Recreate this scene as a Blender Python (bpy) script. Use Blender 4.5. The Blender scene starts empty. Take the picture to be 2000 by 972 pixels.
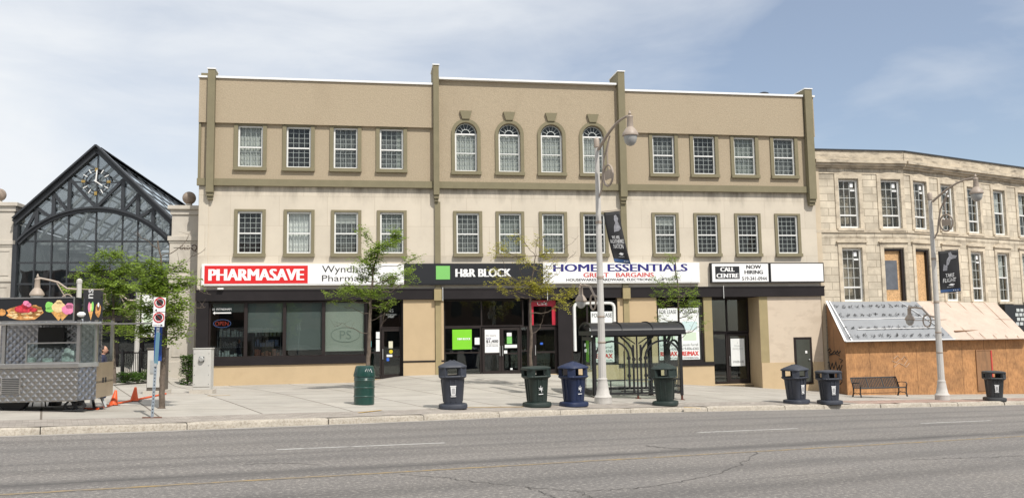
import bpy, math, random
import numpy as np
from mathutils import Matrix, Vector
random.seed(7)
scene = bpy.context.scene
COL = scene.collection
R = math.radians
# ------------------------------------------------------------------ camera
F_PX, PITCH, ROLL, EYE = 1645.0, math.atan(160/1645.0), 0.0148, 1.85
cam_d = bpy.data.cameras.new("camera"); cam = bpy.data.objects.new("camera", cam_d); COL.objects.link(cam)
cam_d.sensor_width = 36.0; cam_d.lens = F_PX/2000*36.0
cam_d.clip_start = 0.1; cam_d.clip_end = 3000
cam.matrix_world = Matrix.Translation((0, 0, EYE)) @ Matrix.Rotation(math.pi/2+PITCH, 4, 'X') @ Matrix.Rotation(-ROLL, 4, 'Z')
scene.camera = cam
# ------------------------------------------------------------------ sun and sky
SUN_AZ = Vector((0.57, -0.82)).normalized(); SUN_EL = R(52)
sun_d = bpy.data.lights.new("sun", 'SUN'); sun_d.energy = 4.3; sun_d.angle = R(0.7); sun_d.color = (1.0, 0.95, 0.87)
sun = bpy.data.objects.new("sun", sun_d); COL.objects.link(sun)
to_sun = Vector((SUN_AZ.x*math.cos(SUN_EL), SUN_AZ.y*math.cos(SUN_EL), math.sin(SUN_EL)))
sun.rotation_euler = to_sun.to_track_quat('Z', 'Y').to_euler(); sun.location = to_sun*60
world = bpy.data.worlds.new("World"); scene.world = world; world.use_nodes = True
wn = world.node_tree; wn.nodes.clear()
def N(nt, t, **k):
    n = nt.nodes.new(t)
    for a, b in k.items():
        if a in ('ins',):
            for i, v in b.items(): n.inputs[i].default_value = v
        else: setattr(n, a, b)
    return n
def L(nt, a, b): nt.links.new(a, b)
def ramp(nt, src, p0, p1, c0=(0, 0, 0, 1), c1=(1, 1, 1, 1)):
    r = N(nt, 'ShaderNodeValToRGB'); r.color_ramp.elements[0].position = p0; r.color_ramp.elements[1].position = p1
    r.color_ramp.elements[0].color = c0; r.color_ramp.elements[1].color = c1
    L(nt, src, r.inputs[0]); return r.outputs[0]
def mixc(nt, fac, a, b, mode='MIX'):
    m = N(nt, 'ShaderNodeMix'); m.data_type = 'RGBA'; m.blend_type = mode
    for sock, v in ((m.inputs[0], fac), (m.inputs[6], a), (m.inputs[7], b)):
        if isinstance(v, bpy.types.NodeSocket): L(nt, v, sock)
        elif isinstance(v, (int, float)): sock.default_value = v
        else: sock.default_value = (*v[:3], 1)
    return m.outputs[2]
sky = N(wn, 'ShaderNodeTexSky'); sky.sky_type = 'NISHITA'; sky.sun_disc = False
sky.sun_elevation = SUN_EL; sky.sun_rotation = math.atan2(SUN_AZ.x, SUN_AZ.y)
sky.air_density = 1.0; sky.dust_density = 1.5; sky.ozone_density = 1.5; sky.altitude = 300
tc = N(wn, 'ShaderNodeTexCoord')
mp = N(wn, 'ShaderNodeMapping'); mp.inputs['Scale'].default_value = (1.0, 1.0, 3.2); mp.inputs['Rotation'].default_value = (0, R(14), 0); mp.inputs['Location'].default_value = (.35, .2, .1)
L(wn, tc.outputs['Generated'], mp.inputs[0])
nz = N(wn, 'ShaderNodeTexNoise', ins={'Scale': 1.5, 'Detail': 6, 'Roughness': .47, 'Distortion': .3}); L(wn, mp.outputs[0], nz.inputs['Vector'])
nz2 = N(wn, 'ShaderNodeTexNoise', ins={'Scale': 5.0, 'Detail': 9, 'Roughness': .6, 'Distortion': .6}); L(wn, mp.outputs[0], nz2.inputs['Vector'])
sz_ = N(wn, 'ShaderNodeSeparateXYZ'); L(wn, tc.outputs['Generated'], sz_.inputs[0]); ez_ = N(wn, 'ShaderNodeMath', operation='MULTIPLY_ADD'); L(wn, sz_.outputs[2], ez_.inputs[0]); ez_.inputs[1].default_value = .30; L(wn, mixc(wn, .16, nz.outputs[0], nz2.outputs[0]), ez_.inputs[2])
ex_ = N(wn, 'ShaderNodeMath', operation='MULTIPLY_ADD'); L(wn, sz_.outputs[0], ex_.inputs[0]); ex_.inputs[1].default_value = -.09; L(wn, ez_.outputs[0], ex_.inputs[2])
cl = ramp(wn, ex_.outputs[0], .42, .69)
cmul = N(wn, 'ShaderNodeMath', operation='MULTIPLY'); L(wn, cl, cmul.inputs[0]); cmul.inputs[1].default_value = .76
cadd = N(wn, 'ShaderNodeMath', operation='ADD'); L(wn, cmul.outputs[0], cadd.inputs[0]); cadd.inputs[1].default_value = .19
skyc = mixc(wn, cadd.outputs[0], sky.outputs[0], (7.0, 7.2, 7.4))
bg = N(wn, 'ShaderNodeBackground', ins={'Strength': .125}); L(wn, skyc, bg.inputs[0])
wo = N(wn, 'ShaderNodeOutputWorld'); L(wn, bg.outputs[0], wo.inputs[0])
scene.view_settings.view_transform = 'Standard'; scene.view_settings.look = 'None'
scene.view_settings.exposure = 0.06; scene.view_settings.gamma = 1.0; scene.view_settings.use_curve_mapping = False
scene.render.engine = 'CYCLES'
scene.cycles.max_bounces = 8; scene.cycles.transparent_max_bounces = 24; scene.cycles.use_denoising = True

# ------------------------------------------------------------------ sight lines of the survey
def ray(px, py):
    x, y = px-1000., -(py-486.)
    c, s = math.cos(ROLL), math.sin(ROLL)
    x, y = c*x+s*y, -s*x+c*y
    cp, sp = math.cos(PITCH), math.sin(PITCH)
    return np.array([x/F_PX, cp-sp*y/F_PX, sp+cp*y/F_PX])
class Plane:
    """a vertical wall plane: world origin x0,y0 and yaw; uz(px,py) gives (along, height)"""
    def __init__(s, x0, y0, yaw):
        s.x0, s.y0, s.yaw = x0, y0, yaw; s.c, s.s = math.cos(yaw), math.sin(yaw)
    def uz(s, px, py, off=0.):
        d = ray(px, py); ox, oy = s.x0+s.s*off, s.y0-s.c*off
        k = (-s.s*ox+s.c*oy)/(-s.s*d[0]+s.c*d[1])
        x, y = d[0]*k, d[1]*k
        return (x-ox)*s.c+(y-oy)*s.s, d[2]*k+EYE
    def xy(s, u, off=0.): return s.x0+u*s.c+s.s*off, s.y0+u*s.s-s.c*off
FA = Plane(0, 38, R(9.3))
def at_depth(px, py, depth):
    d = ray(px, py); k = depth/d[1]; return Vector((d[0]*k, depth, d[2]*k+EYE))

# ------------------------------------------------------------------ ground surfaces
A = R(29.0); ES = (math.cos(A), math.sin(A)); EN = (-math.sin(A), math.cos(A)); SL = .039
def sn(x, y): return x*ES[0]+y*ES[1], x*EN[0]+y*EN[1]
def xy_sn(s, n): return s*ES[0]+n*EN[0], s*ES[1]+n*EN[1]
def road_z(x, y): return -SL*(x*ES[0]+y*ES[1])
_ks = np.array([-60, -1, 3, 7, 11, 15, 20, 25, 34, 100.]); _kn = np.array([18.6, 18.75, 18.95, 19.4, 20.0, 20.25, 20.02, 19.75, 19.55, 19.4])
_xs = np.arange(-60, 100, .25); _ys = np.interp(_xs, _ks, _kn); _ys = np.convolve(np.pad(_ys, 8, 'edge'), np.ones(17)/17, 'valid')
def kerb_n(s): return float(np.interp(s, _xs, _ys))
KH = .14
ctrl = []
for s in np.arange(-45, 80, 5.): ctrl.append((*xy_sn(s, kerb_n(s)), KH)); ctrl.append((*xy_sn(s, kerb_n(s)+1.2), KH+.02))
def cz(x, y, z): ctrl.append((x, y, z-road_z(x, y)))
for px, py, off in [(400, 753, 0), (560, 749, 0), (716, 745, 0), (790, 733, 0), (867, 731, 0), (950, 730, 0), (1060, 729, 0), (1150, 738, 0), (1240, 744, 0), (1337, 750, 0), (1394, 753, 0), (1490, 757, 0),
                    (1600, 763, 0), (350, 723, -3), (240, 716, -3), (120, 712, -3), (0, 708, -3), (350, 721, -12), (0, 706, -12), (1000, 729, -6), (1600, 760, -6), (1660, 772, 2.0)]:
    u, z = FA.uz(px, py, off); cz(*FA.xy(u, off), z)
_c = np.array(ctrl); _P = _c[:, :2]
_D = np.sqrt(((_P[:, None]-_P[None])**2).sum(-1)+.3**2)
_W = np.linalg.solve(_D+1e-3*np.eye(len(_P)), _c[:, 2])
def walk_z(x, y):
    return road_z(x, y)+float(np.sqrt((_P[:, 0]-x)**2+(_P[:, 1]-y)**2+.3**2)@_W)
def G(px, py):
    """the point of the pavement on a sight line"""
    d = ray(px, py); k = 12.
    while k < 60:
        p = d*k
        if p[2]+EYE < walk_z(p[0], p[1]): break
        k += .05
    lo, hi = k-.05, k
    for _ in range(12):
        m = (lo+hi)/2; p = d*m
        if p[2]+EYE < walk_z(p[0], p[1]): hi = m
        else: lo = m
    p = d*hi; return Vector((p[0], p[1], walk_z(p[0], p[1])))

# ------------------------------------------------------------------ mesh builder
class MB:
    def __init__(s, T=None): s.v = []; s.f = []; s.uv = []; s.T = T
    def add(s, vs, fs):
        o = len(s.v)
        s.v += [tuple(s.T @ Vector(v)) if s.T is not None else tuple(v) for v in vs]; s.f += [tuple(i+o for i in f) for f in fs]; return s
    def box(s, x0, x1, y0, y1, z0, z1):
        if x0 > x1: x0, x1 = x1, x0
        if y0 > y1: y0, y1 = y1, y0
        if z0 > z1: z0, z1 = z1, z0
        return s.add([(x0, y0, z0), (x1, y0, z0), (x1, y1, z0), (x0, y1, z0), (x0, y0, z1), (x1, y0, z1), (x1, y1, z1), (x0, y1, z1)],
                     [(0, 3, 2, 1), (4, 5, 6, 7), (0, 1, 5, 4), (1, 2, 6, 5), (2, 3, 7, 6), (3, 0, 4, 7)])
    def quad(s, *p): return s.add(p, [tuple(range(len(p)))])
    def prism(s, pts, a, b, ax='y'):
        n = len(pts)
        def P(p, t): return {'y': (p[0], t, p[1]), 'z': (p[0], p[1], t), 'x': (t, p[0], p[1])}[ax]
        vs = [P(p, a) for p in pts]+[P(p, b) for p in pts]
        fs = [tuple(range(n)), tuple(range(2*n-1, n-1, -1))]+[(i+n, (i+1) % n+n, (i+1) % n, i) for i in range(n)]
        return s.add(vs, fs)
    def bar(s, p, q, w, h=None, up=(0, 0, 1)):
        p, q = Vector(p), Vector(q); h = h or w
        d = (q-p).normalized(); up = Vector(up)
        if abs(d.dot(up)) > .98: up = Vector((0, 1, 0)) if abs(d.y) < .9 else Vector((1, 0, 0))
        r = d.cross(up).normalized(); u = r.cross(d).normalized()
        vs = [c+r*a*w/2+u*b*h/2 for c in (p, q) for a, b in ((-1, -1), (1, -1), (1, 1), (-1, 1))]
        return s.add(vs, [(0, 1, 2, 3), (7, 6, 5, 4), (0, 4, 5, 1), (1, 5, 6, 2), (2, 6, 7, 3), (3, 7, 4, 0)])
    def tube(s, path, r, n=8, closed=False):
        path = [Vector(p) for p in path]; m = len(path)
        rs = r if isinstance(r, (list, tuple)) else [r]*m
        vs = []; prev = None
        for i, p in enumerate(path):
            if closed: d = path[(i+1) % m]-path[i-1]
            else: d = path[min(i+1, m-1)]-path[max(i-1, 0)]
            d.normalize()
            if prev is None:
                prev = d.cross(Vector((0, 0, 1)))
                if prev.length < .05: prev = d.cross(Vector((0, 1, 0)))
            a = (prev-d*prev.dot(d)).normalized(); prev = a; b = d.cross(a)
            for k in range(n):
                t = 2*math.pi*k/n; vs.append(p+(a*math.cos(t)+b*math.sin(t))*rs[i])
        fs = []
        for i in range(m if closed else m-1):
            j = (i+1) % m
            for k in range(n): fs.append((i*n+k, i*n+(k+1) % n, j*n+(k+1) % n, j*n+k))
        if not closed: fs += [tuple(range(n-1, -1, -1)), tuple((m-1)*n+k for k in range(n))]
        return s.add(vs, fs)
    def lathe(s, prof, n=20, c=(0, 0, 0), sq=None, flute=0):
        vs = []
        for i, (r, z) in enumerate(prof):
            for k in range(n):
                t = 2*math.pi*(k+.5)/n; rr = r
                if sq:
                    e = sq[i] if isinstance(sq, (list, tuple)) else sq
                    rr = r/((abs(math.cos(t))**e+abs(math.sin(t))**e)**(1/e))
                if flute and k % 2: rr *= 1-flute
                vs.append((c[0]+rr*math.cos(t), c[1]+rr*math.sin(t), c[2]+z))
        m = len(prof); fs = []
        for i in range(m-1):
            for k in range(n): fs.append((i*n+k, i*n+(k+1) % n, (i+1)*n+(k+1) % n, (i+1)*n+k))
        fs += [tuple(range(n-1, -1, -1)), tuple((m-1)*n+k for k in range(n))]
        return s.add(vs, fs)
    def blob(s, c, r, n=10, m=7, jit=0., rnd=random):
        c = Vector(c); r = r if isinstance(r, (tuple, list)) else (r, r, r); vs = []
        for i in range(m+1):
            a = math.pi*i/m
            for k in range(n):
                t = 2*math.pi*k/n; q = 1+rnd.uniform(-jit, jit)
                vs.append((c.x+r[0]*q*math.sin(a)*math.cos(t), c.y+r[1]*q*math.sin(a)*math.sin(t), c.z+r[2]*q*math.cos(a)))
        fs = [(i*n+k, (i+1)*n+k, (i+1)*n+(k+1) % n, i*n+(k+1) % n) for i in range(m) for k in range(n)]
        return s.add(vs, fs)
    def build(s, name, mat, parent=None, smooth=False, bevel=0, loc=None, uvs=None, ang=35):
        me = bpy.data.meshes.new(name); me.from_pydata(s.v, [], s.f); me.validate(); me.update()
        me.materials.append(mat)
        if uvs is not None:
            ul = me.uv_layers.new(name='UVMap')
            co = np.empty(len(me.loops), dtype=np.int32); me.loops.foreach_get('vertex_index', co)
            ul.data.foreach_set('uv', np.array(uvs, dtype=np.float32)[co].ravel())
        if smooth:
            me.shade_smooth(); me.set_sharp_from_angle(angle=R(ang))
        o = bpy.data.objects.new(name, me); COL.objects.link(o)
        if parent is not None: o.parent = parent
        if loc is not None: o.location = loc
        if bevel:
            b = o.modifiers.new('bevel', 'BEVEL'); b.width = bevel; b.segments = 2; b.limit_method = 'ANGLE'; b.angle_limit = R(40)
        return o
def empty(name, loc=(0, 0, 0), rz=0.):
    o = bpy.data.objects.new(name, None); COL.objects.link(o); o.location = loc; o.rotation_euler = (0, 0, rz); o.empty_display_size = .2
    return o
def tag(o, label=None, cat=None, group=None, kind=None):
    for k, v in (('label', label), ('category', cat), ('group', group), ('kind', kind)):
        if v: o[k] = v
    return o
def copy_tree(o, parent=None):
    c = o.copy(); COL.objects.link(c)
    if parent is not None: c.parent = parent
    for ch in list(o.children): copy_tree(ch, c)
    return c
def text_mb(txt, x0, x1, z0, z1, y, bold=0., depth=.006, shear=0., spacing=1., T=None, keep=False, lines=1.):
    """lettering fitted into a box of the wall plane, facing -Y"""
    cu = bpy.data.curves.new('t', 'FONT'); cu.body = txt; cu.size = 1; cu.offset = 0; cu.shear = shear; cu.space_character = spacing
    cu.space_line = lines; cu.resolution_u = 3; cu.align_x = 'CENTER'
    ob = bpy.data.objects.new('t', cu); COL.objects.link(ob)
    bpy.context.view_layer.update()
    me = ob.evaluated_get(bpy.context.evaluated_depsgraph_get()).to_mesh()
    vs = [tuple(v.co) for v in me.vertices]; fs = [tuple(p.vertices) for p in me.polygons]
    xs = [v[0] for v in vs]; ys = [v[1] for v in vs]; a, b, c, d = min(xs), max(xs), min(ys), max(ys)
    sx, sz = (x1-x0)/(b-a), (z1-z0)/(d-c)
    if keep: sx = min(sx, sz)
    xm = (x0+x1)/2
    mb = MB(T); hh = (z1-z0)*bold*.9; sx *= 1-2*hh/(x1-x0)
    for k_, dx in enumerate((0,) if bold < .012 else (-hh, 0, hh)): mb.add([(xm+dx+(v[0]-(a+b)/2)*sx, y-.0006*k_, z0+(v[1]-c)*sz) for v in vs], fs)
    bpy.data.objects.remove(ob); bpy.data.curves.remove(cu)
    return mb

# ------------------------------------------------------------------ materials
def mat(name, col, rough=.8, var=.12, vs=2., bump=0., bs=40., metal=0., spec=.5, coord='Object', dirt=None, dirtcol=(.08, .07, .055), dscale=(1, 1, 1), dr=(.52, .75), coat=0., vdetail=5):
    m = bpy.data.materials.new(name); m.use_nodes = True; nt = m.node_tree; b = nt.nodes['Principled BSDF']
    b.inputs['Roughness'].default_value = rough; b.inputs['Metallic'].default_value = metal; b.inputs['Specular IOR Level'].default_value = spec
    b.inputs['Coat Weight'].default_value = coat
    t = N(nt, 'ShaderNodeTexCoord'); vec = t.outputs[coord]
    n = N(nt, 'ShaderNodeTexNoise', ins={'Scale': vs, 'Detail': vdetail, 'Roughness': .6}); L(nt, vec, n.inputs['Vector'])
    c = ramp(nt, n.outputs[0], .3, .7, tuple(x*(1-var) for x in col)+(1,), tuple(min(1, x*(1+var)) for x in col)+(1,))
    if dirt:
        mp = N(nt, 'ShaderNodeMapping'); mp.inputs['Scale'].default_value = dscale; L(nt, vec, mp.inputs[0])
        d = N(nt, 'ShaderNodeTexNoise', ins={'Scale': 1., 'Detail': 8, 'Roughness': .65}); L(nt, mp.outputs[0], d.inputs['Vector'])
        r = ramp(nt, d.outputs[0], dr[0], dr[1]); mm = N(nt, 'ShaderNodeMath', operation='MULTIPLY'); L(nt, r, mm.inputs[0]); mm.inputs[1].default_value = dirt
        c = mixc(nt, mm.outputs[0], c, dirtcol)
    L(nt, c, b.inputs['Base Color'])
    if bump:
        bn = N(nt, 'ShaderNodeTexNoise', ins={'Scale': bs, 'Detail': 4, 'Roughness': .6}); L(nt, vec, bn.inputs['Vector'])
        bp = N(nt, 'ShaderNodeBump', ins={'Strength': min(1, bump), 'Distance': .02}); L(nt, bn.outputs[0], bp.inputs['Height']); L(nt, bp.outputs[0], b.inputs['Normal'])
    m['c'] = 1
    return m
def parts_of(m):
    nt = m.node_tree; return nt, nt.nodes['Principled BSDF']
def brick_layer(m, w, h, mortar, msize=.02, strength=.6, vari=(.85, 1.12), coord='Object', xz=True, offset=.5, bump=.3, squash=1., jitter=0.):
    """courses of blocks or slabs laid over the base colour"""
    nt, b = parts_of(m); src = b.inputs['Base Color'].links[0].from_socket
    t = N(nt, 'ShaderNodeTexCoord'); vec = t.outputs[coord]
    if xz:
        sx = N(nt, 'ShaderNodeSeparateXYZ'); L(nt, vec, sx.inputs[0]); cx = N(nt, 'ShaderNodeCombineXYZ'); L(nt, sx.outputs[0], cx.inputs[0]); L(nt, sx.outputs[2], cx.inputs[1]); vec = cx.outputs[0]
    br = N(nt, 'ShaderNodeTexBrick', ins={'Scale': 1., 'Mortar Size': msize, 'Mortar Smooth': .15, 'Brick Width': w, 'Row Height': h, 'Bias': 0.})
    br.offset = offset; br.squash = squash; br.squash_frequency = 2
    br.inputs['Color1'].default_value = (vari[0],)*3+(1,); br.inputs['Color2'].default_value = (vari[1],)*3+(1,); br.inputs['Mortar'].default_value = (1, 1, 1, 1)
    L(nt, vec, br.inputs['Vector'])
    c = mixc(nt, 1., src, br.outputs['Color'], 'MULTIPLY')
    ms = N(nt, 'ShaderNodeMath', operation='MULTIPLY'); L(nt, br.outputs['Fac'], ms.inputs[0]); ms.inputs[1].default_value = strength
    c = mixc(nt, ms.outputs[0], c, mortar); L(nt, c, b.inputs['Base Color'])
    if bump:
        inv = N(nt, 'ShaderNodeMath', operation='SUBTRACT'); inv.inputs[0].default_value = 1; L(nt, br.outputs['Fac'], inv.inputs[1])
        bp = N(nt, 'ShaderNodeBump', ins={'Strength': bump, 'Distance': .01}); L(nt, inv.outputs[0], bp.inputs['Height'])
        if b.inputs['Normal'].links: L(nt, b.inputs['Normal'].links[0].from_socket, bp.inputs['Normal'])
        L(nt, bp.outputs[0], b.inputs['Normal'])
    return m
def glass(name, tint=(.8, .88, .85), refl=1.0, rough=.01, base=.04):
    m = bpy.data.materials.new(name); m.use_nodes = True; nt = m.node_tree; nt.nodes.clear()
    tr = N(nt, 'ShaderNodeBsdfTransparent'); tr.inputs[0].default_value = (*tint, 1)
    gl = N(nt, 'ShaderNodeBsdfGlossy'); gl.inputs['Roughness'].default_value = rough; gl.inputs[0].default_value = (.95, 1, .99, 1)
    lw = N(nt, 'ShaderNodeLayerWeight', ins={'Blend': .5}); fr = N(nt, 'ShaderNodeMath', operation='POWER'); L(nt, lw.outputs['Facing'], fr.inputs[0]); fr.inputs[1].default_value = 4.5; ad = N(nt, 'ShaderNodeMath', operation='MULTIPLY_ADD'); L(nt, fr.outputs[0], ad.inputs[0]); ad.inputs[1].default_value = refl*.9; ad.inputs[2].default_value = base+.02; ad.use_clamp = True
    t = N(nt, 'ShaderNodeTexCoord'); n = N(nt, 'ShaderNodeTexNoise', ins={'Scale': 1.1, 'Detail': 1}); L(nt, t.outputs['Object'], n.inputs['Vector'])
    bp = N(nt, 'ShaderNodeBump', ins={'Strength': .12, 'Distance': .02}); L(nt, n.outputs[0], bp.inputs['Height']); L(nt, bp.outputs[0], gl.inputs['Normal'])
    mx = N(nt, 'ShaderNodeMixShader'); L(nt, ad.outputs[0], mx.inputs[0]); L(nt, tr.outputs[0], mx.inputs[1]); L(nt, gl.outputs[0], mx.inputs[2])
    o = N(nt, 'ShaderNodeOutputMaterial'); L(nt, mx.outputs[0], o.inputs[0]); return m
# ------------------------------------------------------------------ palette
m_stucco = mat('tan_stucco', (.385, .315, .222), .92, .09, 16, .8, 28, dirt=.25, dirtcol=(.24, .18, .12), dscale=(.5, .5, .35), dr=(.5, .8))
m_stucco_lo = mat('lower_stucco', (.50, .38, .235), .92, .07, .8, .4, 60, dirt=.35, dirtcol=(.24, .17, .10), dscale=(.8, .8, .8), dr=(.55, .8))
m_olive = mat('olive_trim', (.20, .175, .108), .85, .07, 2, .25, 60)
m_olive2 = mat('olive_pier', (.32, .26, .14), .88, .07, 2, .25, 60)
m_cap = mat('white_metal_coping', (.78, .78, .77), .45, .04, 1)
m_white = mat('white_paint', (.74, .74, .72), .5, .05, 3)
m_grille = mat('grey_white_bars', (.50, .53, .52), .6, .05, 3)
m_black = mat('black_cladding', (.016, .013, .014), .6, .2, 1.2, .15, 8, spec=.25)
m_brown = mat('dark_bronze_frame', (.022, .016, .015), .5, .15, 3, spec=.3)
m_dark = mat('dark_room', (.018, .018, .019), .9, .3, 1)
m_floor = mat('shop_floor', (.10, .09, .08), .6, .2, 2)
m_curt = [mat('sheer_curtain', (.50, .53, .50), .9, .12, 6), mat('grey_curtain', (.17, .18, .175), .9, .4, 5), mat('dark_curtain', (.035, .035, .037), .9, .4, 5), mat('white_blind', (.74, .77, .75), .8, .04, 5), mat('pale_green_curtain', (.30, .33, .305), .9, .2, 5)]
m_glass = glass('window_glass', (.90, .905, .90), .8, .01, .0)
m_shop = glass('shop_glass', (.85, .88, .87), 1.1, .008, .04)
m_mall = glass('mall_glass', (.70, .72, .73), 1.2, .01, .07)
m_clear = glass('clear_glass', (.90, .95, .93), 1.0, .01, .03)
m_blind = mat('green_grey_blind', (.37, .40, .35), .85, .04, .8)
m_blind2 = mat('blue_grey_blind', (.125, .145, .142), .85, .06, .8)
m_lime = mat('limestone_panel', (.565, .505, .415), .9, .06, .7, .2, 30, dirt=.25, dirtcol=(.38, .33, .265), dscale=(.9, .9, .5), dr=(.52, .78))
brick_layer(m_lime, 2.05, 1.31, (.36, .29, .21), .012, .35, (.96, 1.05), bump=.1)
def add_streaks(m, zt, zl, strength=.75, sx=2.2, col=(.10, .085, .065), thr=(.52, .68)):
    """rain stains running down below a ledge at height zt"""
    nt, b = parts_of(m); src = b.inputs['Base Color'].links[0].from_socket
    t = N(nt, 'ShaderNodeTexCoord'); sp = N(nt, 'ShaderNodeSeparateXYZ'); L(nt, t.outputs['Object'], sp.inputs[0])
    mr = N(nt, 'ShaderNodeMapRange', ins={1: zt-zl, 2: zt, 3: 0, 4: 1}); L(nt, sp.outputs[2], mr.inputs[0])
    mp = N(nt, 'ShaderNodeMapping'); mp.inputs['Scale'].default_value = (sx, 1, .28); L(nt, t.outputs['Object'], mp.inputs[0])
    n = N(nt, 'ShaderNodeTexNoise', ins={'Scale': 1, 'Detail': 7, 'Roughness': .7}); L(nt, mp.outputs[0], n.inputs['Vector'])
    p = N(nt, 'ShaderNodeMath', operation='MULTIPLY_ADD'); L(nt, mr.outputs[0], p.inputs[0]); p.inputs[1].default_value = .2; L(nt, n.outputs[0], p.inputs[2])
    r = ramp(nt, p.outputs[0], thr[0], thr[1]+.15); q = N(nt, 'ShaderNodeMath', operation='MULTIPLY'); L(nt, r, q.inputs[0]); L(nt, mr.outputs[0], q.inputs[1])
    lt = N(nt, 'ShaderNodeMath', operation='LESS_THAN'); L(nt, sp.outputs[2], lt.inputs[0]); lt.inputs[1].default_value = zt+.01
    q3 = N(nt, 'ShaderNodeMath', operation='MULTIPLY'); L(nt, q.outputs[0], q3.inputs[0]); L(nt, lt.outputs[0], q3.inputs[1])
    q2 = N(nt, 'ShaderNodeMath', operation='MULTIPLY'); L(nt, q3.outputs[0], q2.inputs[0]); q2.inputs[1].default_value = strength
    L(nt, mixc(nt, q2.outputs[0], src, col), b.inputs['Base Color'])
add_streaks(m_lime, 8.3, .9, .8, 1.3, (.13, .11, .085), (.56, .64)); add_streaks(m_lime, 5.2, .45, .5, .9, (.25, .20, .15), (.64, .72))
m_stone = mat('old_limestone', (.59, .52, .41), .95, .16, 1.6, .4, 16, dirt=.38, dirtcol=(.22, .18, .13), dscale=(1.1, 1.1, .9), dr=(.5, .72))
brick_layer(m_stone, .95, .36, (.20, .16, .115), .016, .65, (.82, 1.1), bump=.5)
m_stone_plain = mat('carved_limestone', (.58, .50, .385), .95, .16, 1.6, .5, 16, dirt=.55, dirtcol=(.16, .13, .10), dscale=(1.6, 1.6, 3.0), dr=(.46, .70))
m_cornice = mat('weathered_cornice', (.50, .43, .33), .95, .2, 2, .5, 16, dirt=.85, dirtcol=(.09, .075, .06), dscale=(1.2, 1.2, 5.0), dr=(.48, .70))
add_streaks(m_stone, 9.8, 1.6, .8, 2.4, (.11, .09, .07), (.5, .66)); add_streaks(m_stone, 6.2, .8, .7, 2.0, (.14, .11, .08))
m_mstone = mat('mall_stone', (.50, .46, .40), .9, .1, 1.0, .3, 22, dirt=.4, dirtcol=(.20, .17, .14), dscale=(1.5, 1.5, .6), dr=(.5, .72))
m_steel_dk = mat('charcoal_steel', (.030, .033, .038), .42, .15, 2)
m_roofmetal = mat('dark_roof_metal', (.045, .048, .055), .4, .2, 2)
m_ply = mat('orange_plywood', (.53, .27, .11), .8, .14, 3, .2, 30, dirt=.55, dirtcol=(.27, .125, .05), dscale=(14, 14, 4.5), dr=(.46, .62))
nt_, bp_ = parts_of(m_ply); sc_ = bp_.inputs['Base Color'].links[0].from_socket; tt_ = N(nt_, 'ShaderNodeTexCoord'); nn1 = N(nt_, 'ShaderNodeTexNoise', ins={'Scale': 1.3, 'Detail': 6, 'Roughness': .7}); L(nt_, tt_.outputs['Object'], nn1.inputs['Vector'])
L(nt_, mixc(nt_, 1., sc_, ramp(nt_, nn1.outputs[0], .32, .66, (.55, .56, .60, 1), (1.0, 1.0, 1.0, 1)), 'MULTIPLY'), bp_.inputs['Base Color'])
m_ply_old = mat('weathered_plywood', (.28, .15, .075), .85, .15, 1.5, .2, 30, dirt=.5, dirtcol=(.12, .075, .045), dscale=(4, 4, .9), dr=(.5, .66))
m_osb = mat('strand_board', (.55, .34, .17), .85, .3, 14, .3, 50, vdetail=3)
m_tarp = mat('grey_roof_membrane', (.235, .245, .26), .6, .07, 1.5, .3, 6)
m_pinkply = mat('pale_sheathing', (.50, .405, .335), .8, .08, 1.5, .2, 20, dirt=.35, dirtcol=(.34, .22, .17), dscale=(5, 5, 5), dr=(.55, .7))
m_ink = mat('black_print', (.02, .02, .022), .7, .1, 3)
m_red = mat('sign_red', (.62, .012, .014), .5, .03, 1)
m_signw = mat('sign_white', (.80, .80, .80), .45, .02, 1)
m_navy = mat('navy_lettering', (.014, .012, .16), .5, .05, 1)
m_rlet = mat('red_lettering', (.55, .06, .05), .5, .05, 1)
m_gletter = mat('grey_lettering', (.10, .10, .11), .6, .05, 1)
m_grn = mat('leaf_green_panel', (.19, .50, .13), .5, .05, 1)
m_lime_green = mat('lime_poster', (.19, .58, .02), .6, .04, 1)
m_alu = mat('galvanised_metal', (.42, .43, .43), .45, .12, 4, metal=.3)
# ------------------------------------------------------------------ the ground
def uvmat(name, col, **k): return mat(name, col, coord='UV', **k)
m_asph = uvmat('worn_asphalt', (.19, .178, .168), rough=.93, var=.3, vs=120., bump=.9, bs=55, dirt=.55, dirtcol=(.105, .098, .094), dscale=(.05, .9, 1), dr=(.42, .66))
nt, b_ = parts_of(m_asph); src = b_.inputs['Base Color'].links[0].from_socket
t_ = N(nt, 'ShaderNodeTexCoord')
n_ = N(nt, 'ShaderNodeTexNoise', ins={'Scale': 15., 'Detail': 4, 'Roughness': .85}); L(nt, t_.outputs['UV'], n_.inputs['Vector'])
c_ = mixc(nt, ramp(nt, n_.outputs[0], .50, .66), src, (.40, .375, .34))
n2_ = N(nt, 'ShaderNodeTexNoise', ins={'Scale': .35, 'Detail': 5, 'Roughness': .6}); L(nt, t_.outputs['UV'], n2_.inputs['Vector'])
c_ = mixc(nt, ramp(nt, n2_.outputs[0], .35, .7, (.88, .88, .88, 1), (1.12, 1.1, 1.08, 1)), c_, c_)
c_ = mixc(nt, 1., c_, ramp(nt, n2_.outputs[0], .3, .7, (.86, .86, .87, 1), (1.0, .985, .97, 1)), 'MULTIPLY')
mp_ = N(nt, 'ShaderNodeMapping'); mp_.inputs['Scale'].default_value = (.16, 7., 1); L(nt, t_.outputs['UV'], mp_.inputs[0])
n3_ = N(nt, 'ShaderNodeTexNoise', ins={'Scale': 1., 'Detail': 5, 'Roughness': .7}); L(nt, mp_.outputs[0], n3_.inputs['Vector'])
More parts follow.
